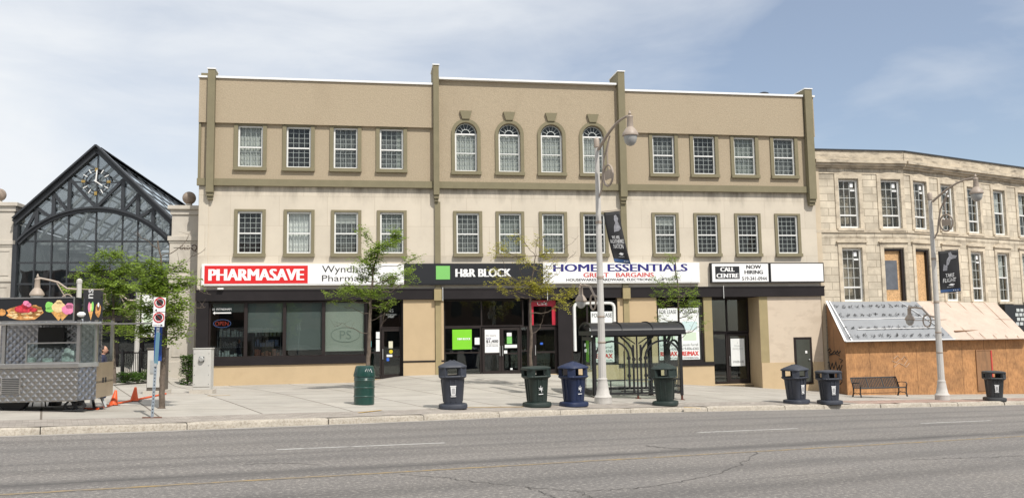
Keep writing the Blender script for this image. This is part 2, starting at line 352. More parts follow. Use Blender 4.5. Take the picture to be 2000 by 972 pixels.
c_ = mixc(nt, ramp(nt, n3_.outputs[0], .60, .78, (0, 0, 0, 1), (.6, .6, .6, 1)), c_, (.065, .062, .06)); 
sp_ = N(nt, 'ShaderNodeSeparateXYZ'); L(nt, t_.outputs['UV'], sp_.inputs[0])
wb_ = N(nt, 'ShaderNodeMath', operation='MULTIPLY_ADD'); L(nt, n2_.outputs[0], wb_.inputs[0]); wb_.inputs[1].default_value = .7; L(nt, sp_.outputs[1], wb_.inputs[2])
def track(c, pos, wid, dark):
    a = N(nt, 'ShaderNodeMath', operation='SUBTRACT'); L(nt, wb_.outputs[0], a.inputs[0]); a.inputs[1].default_value = pos+.35
    b2 = N(nt, 'ShaderNodeMath', operation='ABSOLUTE'); L(nt, a.outputs[0], b2.inputs[0])
    m2 = N(nt, 'ShaderNodeMapRange', ins={1: 0, 2: wid, 3: dark, 4: 0}); L(nt, b2.outputs[0], m2.inputs[0]); m2.interpolation_type = 'SMOOTHSTEP'
    m3 = N(nt, 'ShaderNodeMath', operation='MULTIPLY'); L(nt, m2.outputs[0], m3.inputs[0]); L(nt, ramp(nt, n3_.outputs[0], .25, .6, (.35, .35, .35, 1), (1, 1, 1, 1)), m3.inputs[1])
    return mixc(nt, m3.outputs[0], c, (.075, .071, .069))
for po_, wi_, da_ in ((12.45, .45, .85), (13.7, .35, .3), (14.5, .3, .4), (16.2, .5, .4), (17.7, .4, .35), (10.4, .5, .45), (8.8, .5, .4)): c_ = track(c_, po_, wi_, da_)
L(nt, c_, b_.inputs['Base Color'])
m_conc = uvmat('concrete_slabs', (.385, .36, .32), rough=.9, var=.12, vs=.8, bump=.25, bs=60, dirt=.6, dirtcol=(.24, .21, .18), dscale=(.5, .9, 1), dr=(.52, .78))
brick_layer(m_conc, 2.3, 1.85, (.12, .10, .08), .024, .9, (.93, 1.05), coord='UV', xz=False, offset=.0, bump=.4)
m_paver = uvmat('grey_pavers', (.33, .295, .26), rough=.92, var=.14, vs=1.2, bump=.4, bs=40, dirt=.4, dirtcol=(.20, .17, .14), dscale=(.8, 1.4, 1), dr=(.5, .75))
brick_layer(m_paver, .22, .11, (.17, .15, .13), .007, .7, (.80, 1.12), coord='UV', xz=False, offset=.5, bump=.5)
m_paver_red = uvmat('red_pavers', (.36, .245, .20), rough=.92, var=.14, vs=1.2, bump=.4, bs=40, dirt=.5, dirtcol=(.30, .25, .21), dscale=(.6, 1.2, 1), dr=(.45, .7))
brick_layer(m_paver_red, .22, .11, (.17, .14, .12), .007, .7, (.80, 1.12), coord='UV', xz=False, offset=.5, bump=.5)
m_kerb = mat('pitted_kerb_stone', (.42, .38, .32), .95, .14, 3., 1., 22, dirt=.6, dirtcol=(.20, .16, .12), dscale=(22, 22, 22), dr=(.46, .64))
m_yel = uvmat('faded_yellow_paint', (.34, .235, .085), rough=.9, var=.2, vs=30., dirt=.95, dirtcol=(.17, .155, .14), dscale=(3, 14, 1), dr=(.36, .56))
m_wline = uvmat('faded_white_paint', (.50, .49, .47), rough=.9, var=.15, vs=30., dirt=.8, dirtcol=(.17, .16, .15), dscale=(4, 14, 1), dr=(.46, .64))
m_crack = mat('crack_filler', (.085, .08, .075), .9, .2, 5)
m_gutter = uvmat('gutter_dust', (.34, .32, .29), rough=.95, var=.15, vs=3, dirt=.7, dirtcol=(.17, .16, .15), dscale=(1, 6, 1), dr=(.42, .62))
def strip(name, mtl, s0, s1, ds, ns, zf, step_n=1, kind='structure', smooth=False):
    """sheet laid along the street: ns(s) gives the row of distances from the kerb line axis"""
    mb = MB(); uvs = []; S = np.arange(s0, s1+1e-6, ds); rows = []
    for s in S:
        r = []
        for n in ns(s):
            x, y = xy_sn(s, n); mb.v.append((x, y, zf(x, y))); uvs.append((s, n)); r.append(len(mb.v)-1)
        rows.append(r)
    for a, b in zip(rows, rows[1:]):
        for i in range(len(a)-1): mb.f.append((a[i], b[i], b[i+1], a[i+1]))
    o = mb.build(name, mtl, uvs=uvs, smooth=smooth); return tag(o, kind=kind)
big = MB().quad((-400, -400, -SL*(-400*ES[0]-400*ES[1])-1.2), (400, -400, -SL*(400*ES[0]-400*ES[1])-1.2), (400, 400, -SL*(400*ES[0]+400*ES[1])-1.2), (-400, 400, -SL*(-400*ES[0]+400*ES[1])-1.2))
tag(big.build('ground', m_asph, uvs=[(-400, -400), (400, -400), (400, 400), (-400, 400)]), kind='structure')
strip('road', m_asph, -60, 100, 1., lambda s: [-25, 0, 6, 11, 14, 17, kerb_n(s)+.02], road_z)
strip('sidewalk', m_conc, -45, 95, .5, lambda s: [kerb_n(s)+1.5+k*.6 for k in range(70)], walk_z, smooth=True)
strip('paver_path', m_paver, -45, 24.8, .25, lambda s: [kerb_n(s)+.19, kerb_n(s)+.6, kerb_n(s)+1.0, kerb_n(s)+1.5], lambda x, y: walk_z(x, y), smooth=True)
strip('red_paver_path', m_paver_red, 24.8, 95, .25, lambda s: [kerb_n(s)+.19, kerb_n(s)+.6, kerb_n(s)+1.0, kerb_n(s)+1.5], lambda x, y: walk_z(x, y), smooth=True)
strip('gutter', m_gutter, -45, 95, .5, lambda s: [kerb_n(s)-.22, kerb_n(s)+.01], lambda x, y: road_z(x, y)+.004)
kb = MB(); s = -45.; rk = random.Random(3)
while s < 94:
    ln = rk.uniform(1.9, 3.4) if s < 18 else rk.uniform(1.0, 1.9); n0 = None
    k = max(2, int(ln/.3)); jj = rk.uniform(-.015, .015); jz = rk.uniform(-.008, .008); base = len(kb.v)
    for i in range(k+1):
        ss = s+.009+(ln-.018)*i/k; nn = kerb_n(ss)+jj; end = .012 if i in (0, k) else 0
        for dn, dz in ((0., -.3), (rk.uniform(-.006, .006), .10-end), (.018+rk.uniform(0, .012), .133-end), (.05, .146-end+jz+rk.uniform(-.004, .004)), (.2, .143-end+jz), (.215, -.3)):
            x, y = xy_sn(ss, nn+dn); kb.v.append((x, y, road_z(x, y)+dz))
    for i in range(k):
        for j in range(5): a = base+i*6+j; kb.f.append((a, a+6, a+7, a+1))
    kb.f.append(tuple(base+j for j in range(6))); kb.f.append(tuple(base+k*6+j for j in range(5, -1, -1))); s += ln
tag(kb.build('kerb', m_kerb, smooth=True, ang=50), kind='structure')
RZ = lambda d: (lambda x, y: road_z(x, y)+d)
strip('yellow_centre_line', m_yel, -45, 90, 1., lambda s: [11.80, 11.90], RZ(.004))
for i, (a, b) in enumerate([(-7, -3.5), (3.6, 7.3), (13.1, 16.4), (21.0, 24.2), (30.4, 33.6), (40, 43.2)]):
    strip('lane_dash', m_wline, a, b, .8, lambda s: [15.0, 15.09], RZ(.004))
def crack(pts, w=.018, seed=1, mt=None, wob=.05):
    rc = random.Random(seed); P = []
    for (a, b) in zip(pts, pts[1:]):
        for k in range(10): P.append((a[0]+(b[0]-a[0])*k/10+rc.uniform(-wob, wob), a[1]+(b[1]-a[1])*k/10+rc.uniform(-wob, wob)))
    mb = MB(); rows = []
    for i, (px, py) in enumerate(P):
        q = P[min(i+1, len(P)-1)]; p0 = P[max(i-1, 0)]; dx, dy = q[0]-p0[0], q[1]-p0[1]; l = math.hypot(dx, dy) or 1
        ww = w*rc.uniform(.5, 1.3)/2
        a = (px-dy/l*ww, py+dx/l*ww); b = (px+dy/l*ww, py-dx/l*ww)
        mb.v += [(a[0], a[1], road_z(*a)+.006), (b[0], b[1], road_z(*b)+.006)]; rows.append(len(mb.v)-2)
    for a, b in zip(rows, rows[1:]): mb.f.append((a, a+1, b+1, b))
    tag(mb.build('road_crack', mt or m_crack), kind='structure')
def rp(px, py):
    d = ray(px, py); g = np.array([SL*ES[0], SL*ES[1], 1]); k = -EYE/(g@d); return d[0]*k, d[1]*k
crack([rp(*p) for p in [(1480, 882), (1440, 910), (1400, 925), (1320, 942), (1240, 953), (1130, 959), (1000, 948)]], .017, 1)
crack([rp(*p) for p in [(1000, 948), (930, 940), (860, 932), (770, 925)]], .016, 2)
crack([rp(*p) for p in [(1030, 951), (1060, 962), (1090, 975)]], .014, 3)
crack([rp(*p) for p in [(1130, 959), (1150, 970), (1175, 985)]], .02, 4)
crack([rp(*p) for p in [(1780, 898), (1860, 894), (1930, 893), (2010, 888)]], .02, 5)
crack([rp(*p) for p in [(480, 906), (560, 903), (640, 908)]], .02, 7)
crack([rp(*p) for p in [(1265, 870), (1300, 874), (1345, 876)]], .035, 8)

# ------------------------------------------------------------------ the three-storey corner block
def wall_holes(mb, u0, u1, z0, z1, y, holes, dep, arch=()):
    us = sorted({u0, u1, *[h[0] for h in holes], *[h[1] for h in holes]}); zs = sorted({z0, z1, *[h[2] for h in holes], *[h[3] for h in holes]})
    us = [u for u in us if u0 <= u <= u1]; zs = [z for z in zs if z0 <= z <= z1]
    for a, b in zip(us, us[1:]):
        for c, d in zip(zs, zs[1:]):
            um, zm = (a+b)/2, (c+d)/2
            if not any(h[0] < um < h[1] and h[2] < zm < h[3] for h in holes): mb.quad((a, y, c), (b, y, c), (b, y, d), (a, y, d))
    for h in holes:
        a, b, c, d = h[:4]; e = y+dep; ar = len(h) > 4
        mb.quad((a, y, c), (b, y, c), (b, e, c), (a, e, c))
        if not ar:
            mb.quad((a, y, d), (a, e, d), (b, e, d), (b, y, d)); mb.quad((a, y, c), (a, e, c), (a, e, d), (a, y, d)); mb.quad((b, y, c), (b, y, d), (b, e, d), (b, e, c))
        else:
            r = (b-a)/2; zc = d-r; m = (a+b)/2; K = 14
            mb.quad((a, y, c), (a, e, c), (a, e, zc), (a, y, zc)); mb.quad((b, y, c), (b, y, zc), (b, e, zc), (b, e, c))
            P = [(m-r*math.cos(math.pi*i/K), zc+r*math.sin(math.pi*i/K)) for i in range(K+1)]
            for p, q in zip(P, P[1:]):
                mb.quad((p[0], y, p[1]), (q[0], y, q[1]), (q[0], e, q[1]), (p[0], e, p[1]))
                mb.quad((p[0], y, p[1]), (p[0], y, d), (q[0], y, d), (q[0], y, q[1]))
    return mb
main = empty('commercial_building', (0, 38, 0), R(9.3))
tag(main, 'long three storey tan stucco and limestone block with black shopfronts', 'building')
W3 = [-11.5, -9.45, -7.42, -5.4, 7.32, 9.34, 11.38, 13.41]; WA = [-2.05, -.05, 1.92, 3.90]
W2 = [-11.47, -9.40, -7.38, -5.39, -2.0, -.07, 1.93, 3.87, 7.30, 9.36, 11.40, 13.43]
bk = MB().box(-13.62, 14.93, .42, 14, 3.8, 12.75).box(-13.58, 14.9, 3.5, 14, -3, 3.8).box(-13.60, -13.35, .06, 3.5, -3, 3.79).box(14.85, 15.02, .06, 3.5, -3, 3.79).box(-13.62, -13.30, .05, .42, 3.8, 12.8).box(14.7, 14.93, .05, .42, 3.8, 12.8)
bk.build('wall', m_stucco, main)
up = MB()
wall_holes(up, -13.64, -3.4, 8.3, 11.05, 0., [(w-.53, w+.53, 9.10, 10.95) for w in W3[:4]], .3)
wall_holes(up, -3.4, 5.3, 8.3, 13.2, -.02, [(w-.51, w+.51, 9.06, 11.33, 'arch') for w in WA], .3)
wall_holes(up, 5.3, 14.95, 8.3, 11.05, 0., [(w-.55, w+.55, 9.10, 10.95) for w in W3[4:]], .3)
up.build('stucco_wall', m_stucco, main)
MB().box(-13.66, -13.29, -.13, .35, 11.02, 12.98).box(-12.97, -3.55, -.13, .35, 11.02, 12.98).build('parapet_wall', m_stucco, main)
MB().box(5.44, 14.45, -.13, .35, 11.02, 12.98).box(14.90, 15.0, -.13, .35, 11.02, 12.98).build('parapet_wall', m_stucco, main)
MB().box(-3.28, 5.06, -.015, .35, 12.9, 13.26).build('parapet_wall', m_stucco, main)
for a, b, z in ((-12.96, -3.56, 12.985), (-3.27, 5.05, 13.265), (5.45, 14.44, 12.985)): MB().box(a, b, -.20, .42, z, z+.09).build('coping', m_cap, main)
MB().box(-13.70, -13.30, -.2, .42, 12.985, 13.07).build('coping', m_cap, main); MB().box(14.92, 15.06, -.2, .42, 12.985, 13.07).build('coping', m_cap, main)
MB().box(-13.68, -13.30, .3, .9, 13.07, 13.33).build('roof_upstand', m_olive, main)
for (a, b, zt, dp) in ((-13.28, -12.98, 13.33, .35), (-3.54, -3.29, 13.87, 1.1), (5.10, 5.42, 13.87, 1.1), (14.49, 14.86, 13.33, .9)):
    p = MB().box(a, b, -.30, dp, 12.5, zt).box(a, b, -.30, .1, 7.95, 12.5).box(a+.02, b-.02, -.24, .06, 7.80, 7.95).box(a+.04, b-.04, -.17, .06, 7.66, 7.80).build('pilaster', m_olive, main)
    MB().box(a-.03, b+.03, -.33, dp+.03, zt, zt+.05).build('cap', m_cap, p)
for a, b in ((-13.68, -13.28), (-12.98, -3.54), (-3.29, 5.10), (5.42, 14.49)): MB().box(a, b, -.14, .05, 8.27, 8.57).build('band', m_olive, main)
MB().box(-13.66, -13.56, -.08, .05, 8.58, 11.0).build('corner_strip', m_olive, main)
lo = MB(); wall_holes(lo, -13.6, 14.93, 3.3, 8.3, .03, [(w-.53, w+.53, 5.32, 7.17) for w in W2], .3); lo.build('limestone_wall', m_lime, main)
for a, b in ((-3.49, -3.24), (5.14, 5.41)):
    MB().box(a, b, -.08, .04, 3.74, 7.66).build('pier_strip', m_olive, main)
    MB().box(a, b, -.10, .1, -.9 if a > 0 else -.3, 3.3).build('pier_strip', m_olive2, main)
    q = MB().box(a-.06, b+.02, -.26, -.15, 3.24, 3.74); q.build('pier_block', m_olive2, main)
MB().box(-13.60, -13.2, -.015, .04, 3.74, 8.26).build('edge_strip', m_lime, main)
# windows of the upper floors
def frame_mb(w, h, t, y0, y1, z0=0.): return MB().box(-w/2, -w/2+t, y0, y1, z0, z0+h).box(w/2-t, w/2, y0, y1, z0, z0+h).box(-w/2+t, w/2-t, y0, y1, z0, z0+t).box(-w/2+t, w/2-t, y0, y1, z0+h-t, z0+h)
def curtain_mb(w, z0, z1, y, n=26, amp=.025, top=None):
    mb = MB(); rc = random.Random(int(w*100)); vs = []
    for i in range(n+1):
        x = -w/2+w*i/n; yy = y+amp*math.sin(i*1.9)+rc.uniform(-.008, .008); vs += [(x, yy, z0), (x, yy, z1)]
    return mb.add(vs, [(2*i, 2*i+2, 2*i+3, 2*i+1) for i in range(n)])
def make_window(kind, w, h, parent, curtain, name='window'):
    fr = frame_mb(w, h, .065, .05, .15); fr.box(-w/2+.065, w/2-.065, .07, .155, h*.47, h*.47+.055)
    if kind == 'arch': fr = frame_mb(w, 1.76, .07, .07, .15); fr.box(-w/2+.07, w/2-.07, .085, .155, .83, .87); h = 1.76
    f = fr.build(name, m_white, parent)
    MB().box(-w/2+.05, w/2-.05, .11, .118, .05, h-.05).build('pane', m_glass, f)
    g = MB()
    for i in range(1, 4): x = -w/2+.05+(w-.1)*i/4; g.box(x-.010, x+.010, .124, .138, .06, h-.06)
    for i in range(1, 8):
        if i != 4: z = .05+(h-.1)*i/8; g.box(-w/2+.06, w/2-.06, .1245, .1375, z-.010, z+.010)
    g.build('glazing_bars', m_grille, f)
    curtain_mb(w-.06, .03, h-.03, .24).build('curtain', curtain, f)
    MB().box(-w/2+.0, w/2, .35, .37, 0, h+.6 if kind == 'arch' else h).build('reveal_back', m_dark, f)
    if kind == 'third': MB().box(-w/2-.17, -w/2-.005, -.06, .02, 0, h+.06).box(w/2+.005, w/2+.17, -.06, .02, 0, h+.06).box(-w/2-.005, w/2+.005, -.06, .02, h+.01, h+.07).build('trim', m_olive, f)
    if kind == 'second': MB().box(-w/2-.14, -w/2+.0, -.03, .05, 0, h+.1).box(w/2, w/2+.14, -.03, .05, 0, h+.1).box(-w/2, w/2, -.03, .05, h+.012, h+.1).build('trim', m_olive, f)
    if kind == 'arch':
        K = 18; r0, r1 = .51, .665; zc = 11.33-.51-9.07
        t = MB().box(-r1, -r0, -.08, .0, 0, zc).box(r0, r1, -.08, .0, 0, zc)
        for i in range(K):
            a, b = math.pi*i/K, math.pi*(i+1)/K
            P = [(r*math.cos(q), zc+r*math.sin(q)) for r, q in ((r0, a), (r1, a), (r1, b), (r0, b))]; t.prism(P, -.08, .0)
        t.build('trim', m_olive, f)
        MB().prism([(-.165, 2.40), (.165, 2.40), (.28, 2.78), (-.28, 2.78)], -.13, .02).build('keystone', m_olive, f)
        # fan light
        fan = MB(); zf = 1.76; rr = .47
        for i in range(16):
            a, b = math.pi*i/16, math.pi*(i+1)/16
            P = [(r*math.cos(q), zf+r*math.sin(q)) for r, q in ((rr-.035, a), (rr, a), (rr, b), (rr-.035, b))]; fan.prism(P, .09, .14)
            if i < 16: P = [(r*math.cos(q), zf+r*math.sin(q)) for r, q in ((.18, a), (.205, a), (.205, b), (.18, b))]; fan.prism(P, .095, .135)
        for i in range(1, 7): a = math.pi*i/7; fan.bar((.2*math.cos(a), .115, zf+.2*math.sin(a)), (.445*math.cos(a), .115, zf+.445*math.sin(a)), .018)
        fan.build('fan_bars', m_grille, f)
        MB().prism([(.46*math.cos(math.pi*i/16), zf+.46*math.sin(math.pi*i/16)) for i in range(17)], .14, .147).build('fan_pane', m_glass, f)
    sx = w/2+(.18 if kind == 'third' else .155 if kind == 'second' else .19)
    MB().box(-sx, sx, -.13, .05, -.16, -.003).build('sill', m_olive, f, bevel=.008)
    return f
strips = {}
def add_strip(o, seed, light):
    rs = random.Random(seed); w = .94; k = rs.choice((0, 1, 2, 2)); x = rs.choice((-1, 1))
    if k == 2: return
    key = (k, x, light)
    if key not in strips:
        if k == 0: a, b = (-w/2, -w/2+.22) if x < 0 else (w/2-.22, w/2); m_ = MB().box(a, b, .20, .205, .06, 1.74)
        else: m_ = MB().box(-w/2, w/2, .20, .206, 1.74-(.38 if x < 0 else .62), 1.74)
        ob = m_.build('curtain_edge' if k == 0 else 'blind', m_curt[0 if light else 4]); strips[key] = ob.data; ob.parent = o
    else:
        ob = bpy.data.objects.new('curtain_edge' if k == 0 else 'blind', strips[key]); COL.objects.link(ob); ob.parent = o
def place_windows(proto, spots, z, curt):
    for i, u in enumerate(spots):
        o = proto if i == 0 else copy_tree(proto, main)
        o.location = (u, 0, z)
        for c in o.children:
            if c.name.startswith('curtain') and curt[i] != 0:
                me = c.data.copy(); me.materials[0] = m_curt[curt[i]]; c.data = me
    for i, o in enumerate([c for c in main.children if c.name.startswith('window') and abs(c.location.z-z) < .001 and c.location.x in [float(np.float32(q)) for q in spots]]):
        if curt[i] == 1: add_strip(o, i*7+int(z*10)+int(abs(spots[0])), i % 2 == 0)
p3 = make_window('third', 1.04, 1.83, main, m_curt[0]); place_windows(p3, W3[:4], 9.11, [0, 2, 1, 1])
p3b = make_window('third', 1.08, 1.83, main, m_curt[0]); place_windows(p3b, W3[4:], 9.11, [1, 2, 4, 1])
pa = make_window('arch', 1.0, 1.75, main, m_curt[0]); place_windows(pa, WA, 9.07, [0, 0, 0, 0])
p2w = make_window('second', 1.03, 1.82, main, m_curt[0]); place_windows(p2w, W2, 5.34, [2, 3, 1, 4, 1, 4, 4, 2, 1, 2, 2, 2])
# shop level
MB().box(-13.62, -3.57, -.15, .03, 3.30, 3.72).box(-3.20, 5.06, -.15, .03, 3.30, 3.72).box(5.44, 15.08, -.15, .03, 3.30, 3.72).build('fascia', m_black, main)
MB().box(-13.62, 15.1, -.17, .03, 3.72, 3.78).build('fascia_cap', m_black, main)
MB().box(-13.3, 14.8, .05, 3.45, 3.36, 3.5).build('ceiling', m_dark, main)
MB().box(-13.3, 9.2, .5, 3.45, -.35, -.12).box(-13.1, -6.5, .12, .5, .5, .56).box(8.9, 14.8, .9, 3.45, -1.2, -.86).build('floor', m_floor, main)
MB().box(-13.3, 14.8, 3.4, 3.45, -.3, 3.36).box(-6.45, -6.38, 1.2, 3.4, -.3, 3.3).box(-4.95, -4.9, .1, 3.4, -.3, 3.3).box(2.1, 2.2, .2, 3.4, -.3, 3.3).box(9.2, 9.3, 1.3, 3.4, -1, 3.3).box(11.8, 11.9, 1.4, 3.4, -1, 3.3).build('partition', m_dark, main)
base = MB().box(-13.12, -6.50, -.06, .35, -3, .56).box(-4.90, -3.12, -.06, .3, -3, .55).box(4.87, 9.43, -.06, .3, -3, .12).box(11.78, 13.44, -.06, .3, -3, .19).box(14.37, 14.93, -.06, .3, -3, .19).box(13.44, 14.37, -.06, .3, -3, -.86)
base.box(-6.5, -4.9, .3, .6, -3, -.16).box(-3.12, 2.7, .15, .6, -3, -.10).box(9.43, 11.78, .9, 1.4, -3, -.82)
base.build('plinth', m_stucco_lo, main)
for a, b, z in ((-4.90, -3.51, .62), (-3.23, -3.12, .62), (4.87, 5.13, .30), (5.42, 6.73, .30)): MB().box(a, b, -.035, .3, z, 3.29).build('shop_pier', m_stucco_lo, main)
for a, b, z in ((9.02, 9.43, .30), (11.78, 12.20, .19)): MB().box(a, b, -.035, .3, z, 3.29).build('shop_pier', m_olive2, main)
m_panel = mat('pale_panel', (.56, .47, .37), .85, .05, .8, .15, 30, dirt=.4, dirtcol=(.42, .34, .26), dscale=(.8, .8, 1.6), dr=(.5, .58))
MB().box(12.20, 13.44, -.02, .3, .19, 3.29).box(14.37, 14.93, -.02, .3, .19, 3.29).box(13.44, 14.37, -.02, .3, 1.36, 3.29).build('render_panel', m_panel, main)
MB().box(11.775, 11.785, -.03, 1.2, -2, 3.29).build('recess_wall', m_stucco_lo, main)
MB().box(-13.60, -13.10, -.10, .3, -3, 3.29).build('corner_pier', m_black, main)
MB().box(-13.10, -6.45, -.12, .3, .57, .72).box(-13.10, -6.45, -.10, .3, .72, .88).build('window_ledge', m_black, main)
MB().box(-4.90, -3.12, -.08, .3, .55, .62).box(4.86, 9.45, -.10, .3, .13, .30).build('window_ledge', m_black, main)
def shop_window(u0, u1, z0, z1, y=.1, t=.07, glassm=None, verticals=(), horiz=(), name='shop_window'):
    fr = MB().box(u0, u0+t, y-.04, y+.06, z0, z1).box(u1-t, u1, y-.04, y+.06, z0, z1).box(u0+t, u1-t, y-.04, y+.06, z0, z0+t).box(u0+t, u1-t, y-.04, y+.06, z1-t, z1)
    for v in verticals: fr.box(v-t/2, v+t/2, y-.038, y+.055, z0+t, z1-t)
    for h in horiz: fr.box(u0+t, u1-t, y-.036, y+.05, h-t/2, h+t/2)
    f = fr.build(name, m_brown, main)
    MB().box(u0+t*.5, u1-t*.5, y, y+.01, z0+t*.5, z1-t*.5).build('pane', glassm or m_shop, f); return f
def blind(f, u0, u1, z0, z1, y, m): MB().box(u0, u1, y, y+.012, z0, z1).box(u0, u1, y-.01, y+.02, z0-.03, z0).build('blind', m, f)
ph = [-13.10, -11.59, -9.98, -8.33, -6.52]
for i in range(4):
    f = shop_window(ph[i], ph[i+1], .88, 3.27)
    if i == 0: blind(f, ph[0]+.12, ph[1]-.1, 2.86, 3.2, .2, m_blind2)
    if i == 1: blind(f, ph[1]+.07, ph[2]-.08, 1.98, 3.2, .2, m_blind2)
    if i == 2: blind(f, ph[2]+.07, ph[3]-.08, 1.2, 3.2, .2, m_blind2)
    if i == 3: blind(f, ph[3]+.07, ph[4]-.08, 1.12, 3.2, .2, m_blind)
def door(u0, u1, z0, z1, y, rail=1.0, name='shop_door', t=.11, hand=1, gm=None, m=None):
    fr = MB().box(u0, u0+t, y, y+.07, z0, z1).box(u1-t, u1, y, y+.07, z0, z1).box(u0+t, u1-t, y, y+.07, z0, z0+.2).box(u0+t, u1-t, y, y+.07, z1-.12, z1)
    if rail: fr.box(u0+t, u1-t, y+.005, y+.06, z0+rail-.04, z0+rail+.04)
    f = fr.build(name, m or m_brown, main)
    MB().box(u0+t-.01, u1-t+.01, y+.03, y+.04, z0+.19, z1-.11).build('pane', gm or m_shop, f)
    hx = u0+t*.5 if hand < 0 else u1-t*.5
    MB().tube([(hx, y-.05, z0+.85), (hx, y-.05, z0+1.3)], .015).box(hx-.01, hx+.01, y-.05, y, z0+.87, z0+.9).box(hx-.01, hx+.01, y-.05, y, z0+1.25, z0+1.28).build('handle', m_alu, f)
    return f
# number 45: recessed door with side light
shop_window(-6.50, -5.86, -.14, 3.27, .35, .06, verticals=(), horiz=(1.0,))
shop_window(-5.86, -4.92, 2.05, 3.27, .35, .06)
door(-5.84, -4.94, -.15, 2.04, .33, .95, hand=-1)
MB().box(-6.53, -6.50, -.05, .3, -.3, 3.3).box(-4.92, -4.90, -.04, .3, -.3, 3.3).build('recess_side', m_black, main)
# tax office front
shop_window(-3.10, -1.42, -.06, 2.06, .25, .06, horiz=(.92,))
shop_window(-3.10, .52, 2.06, 3.27, .25, .06, verticals=(-1.40,))
door(-1.38, -.53, -.10, 2.02, .23, .95, hand=1); door(-.52, .34, -.10, 2.02, .23, .95, hand=-1)
shop_window(.36, .72, -.06, 2.06, .25, .05, horiz=(.95,))
shop_window(.74, 2.07, 2.06, 3.27, .25, .06)
door(.98, 2.05, -.10, 2.02, .23, .98, hand=-1); shop_window(.74, .97, -.10, 2.05, .25, .04)
MB().box(2.07, 2.66, -.02, .35, -2.4, 3.29).build('dark_pier', m_black, main)
MB().box(.80, 2.01, .20, .212, 2.95, 3.22).box(.80, .98, .20, .212, 2.1, 2.95).box(1.83, 2.01, .20, .212, 2.1, 2.95).build('red_window_surround', mat('red_film', (.45, .02, .04), .4, .2, 2), main)
text_mb('Café', 1.15, 1.62, 3.0, 3.16, .194, .01).build('window_lettering', m_signw, main)
# to-let fronts
fl = shop_window(2.68, 4.85, .25, 3.20, .1, .08, verticals=(3.45,))
fl2 = shop_window(6.75, 9.0, .30, 3.22, .1, .08, verticals=(7.82,))
MB().box(2.66, 4.87, -.05, .3, -2.4, .25).build('plinth_dark', m_stucco_lo, main)
wf = MB(); pts = [(2.84, .9), (2.84, 2.85)]+[(2.84+.22-.22*math.cos(a), 2.85+.22*math.sin(a)) for a in (R(22), R(45), R(67), R(90))]+[(4.5, 3.07)]+[(4.5+.22*math.sin(a), 2.85+.22*math.cos(a)) for a in (R(22), R(45), R(67), R(90))]+[(4.72, 2.0)]
wf.tube([(u, .03, z) for u, z in pts], .075, 6); wf.build('white_neon_border', m_white, main, smooth=True)
# call centre recess
MB().box(9.43, 9.46, .3, 1.2, -1.5, 3.29).build('recess_side', m_black, main)
shop_window(9.46, 11.77, 1.62, 3.27, 1.18, .08, verticals=(10.66,)); shop_window(9.46, 10.64, -.78, 1.62, 1.18, .08)
door(10.66, 11.70, -.80, 1.58, 1.15, 0, hand=-1)
MB().box(9.43, 11.78, -.02, 1.2, 3.28, 3.32).build('soffit', m_black, main)
sd = MB().box(13.46, 14.35, -.03, .1, -.80, 1.34).build('service_door', m_brown, main)
MB().box(13.56, 14.25, -.045, -.03, -.72, 1.25).build('door_panel', mat('grey_green_door', (.055, .06, .05), .35, .1, 3), sd)
MB().blob((14.18, -.08, .3), .035).build('handle', m_alu, sd, smooth=True); MB().box(14.0, 14.1, -.05, -.045, .6, .72).build('door_notice', m_signw, sd)
MB().lathe([(.14, 0), (.14, .12), (.24, .14), (.24, .2), (.1, .26)], 14, (12.6, .2, 13.0)).build('roof_vent', m_steel_dk, main, smooth=True)
# ------------------------------------------------------------------ signs over the shops
def facade_root(name, u, z, label, cat, group=None, pl=FA, off=0.):
    x, y = pl.xy(u, off); r = empty(name, (x, y, z), pl.yaw); tag(r, label, cat, group)
    return r, Matrix.Translation((-u, off, -z))
def P_(fn, T): return MB(T)
def sign_box(u0, u1, z0, z1, face, frame, label, name='shop_sign', d=.16):
    r, T = facade_root(name, (u0+u1)/2, z0, label, 'sign')
    MB(T).box(u0, u1, -d, .02, z0, z1).build('cabinet', frame, r)
    MB(T).box(u0+.05, u1-.05, -d-.012, -d-.002, z0+.05, z1-.05).build('panel', face, r); return r, T, -d-.012
m_signblack = mat('sign_black', (.012, .013, .016), .45, .1, 1)
r, T, y = sign_box(-13.40, -4.87, 3.95, 4.88, m_signw, m_white, 'white pharmacy sign with red name block at the left end of the shopfronts')
MB(T).box(-13.28, -9.0, y-.006, y-.001, 4.03, 4.80).build('red_block', m_red, r)
text_mb('PHARMASAVE', -13.12, -9.15, 4.16, 4.66, y-.012, .085, T=T, spacing=1.0).build('lettering', m_signw, r)
text_mb('Wyndham', -8.40, -6.25, 4.40, 4.79, y-.006, .004, T=T).build('lettering', m_ink, r)
text_mb('Pharmacy', -8.40, -6.35, 4.03, 4.38, y-.006, .004, T=T).build('lettering', m_ink, r)
r, T, y = sign_box(-4.85, 1.36, 3.93, 4.88, m_signblack, m_signblack, 'black tax office sign with a green square and white letters')
MB(T).box(-3.46, -2.84, y-.012, y-.001, 4.17, 4.77).build('green_square', m_grn, r)
text_mb('H&R BLOCK', -2.60, -.08, 4.28, 4.64, y-.006, .08, T=T).build('lettering', m_signw, r)
r, T, y = sign_box(1.39, 8.84, 3.96, 4.90, m_signw, m_white, 'white bargain shop sign with navy and red lettering')
text_mb('HOME  ESSENTIALS', 1.85, 8.25, 4.50, 4.84, y-.006, .08, T=T).build('lettering', m_navy, r)
text_mb('GREAT   BARGAINS', 3.25, 6.6, 4.24, 4.44, y-.006, .06, T=T).build('lettering', m_rlet, r)
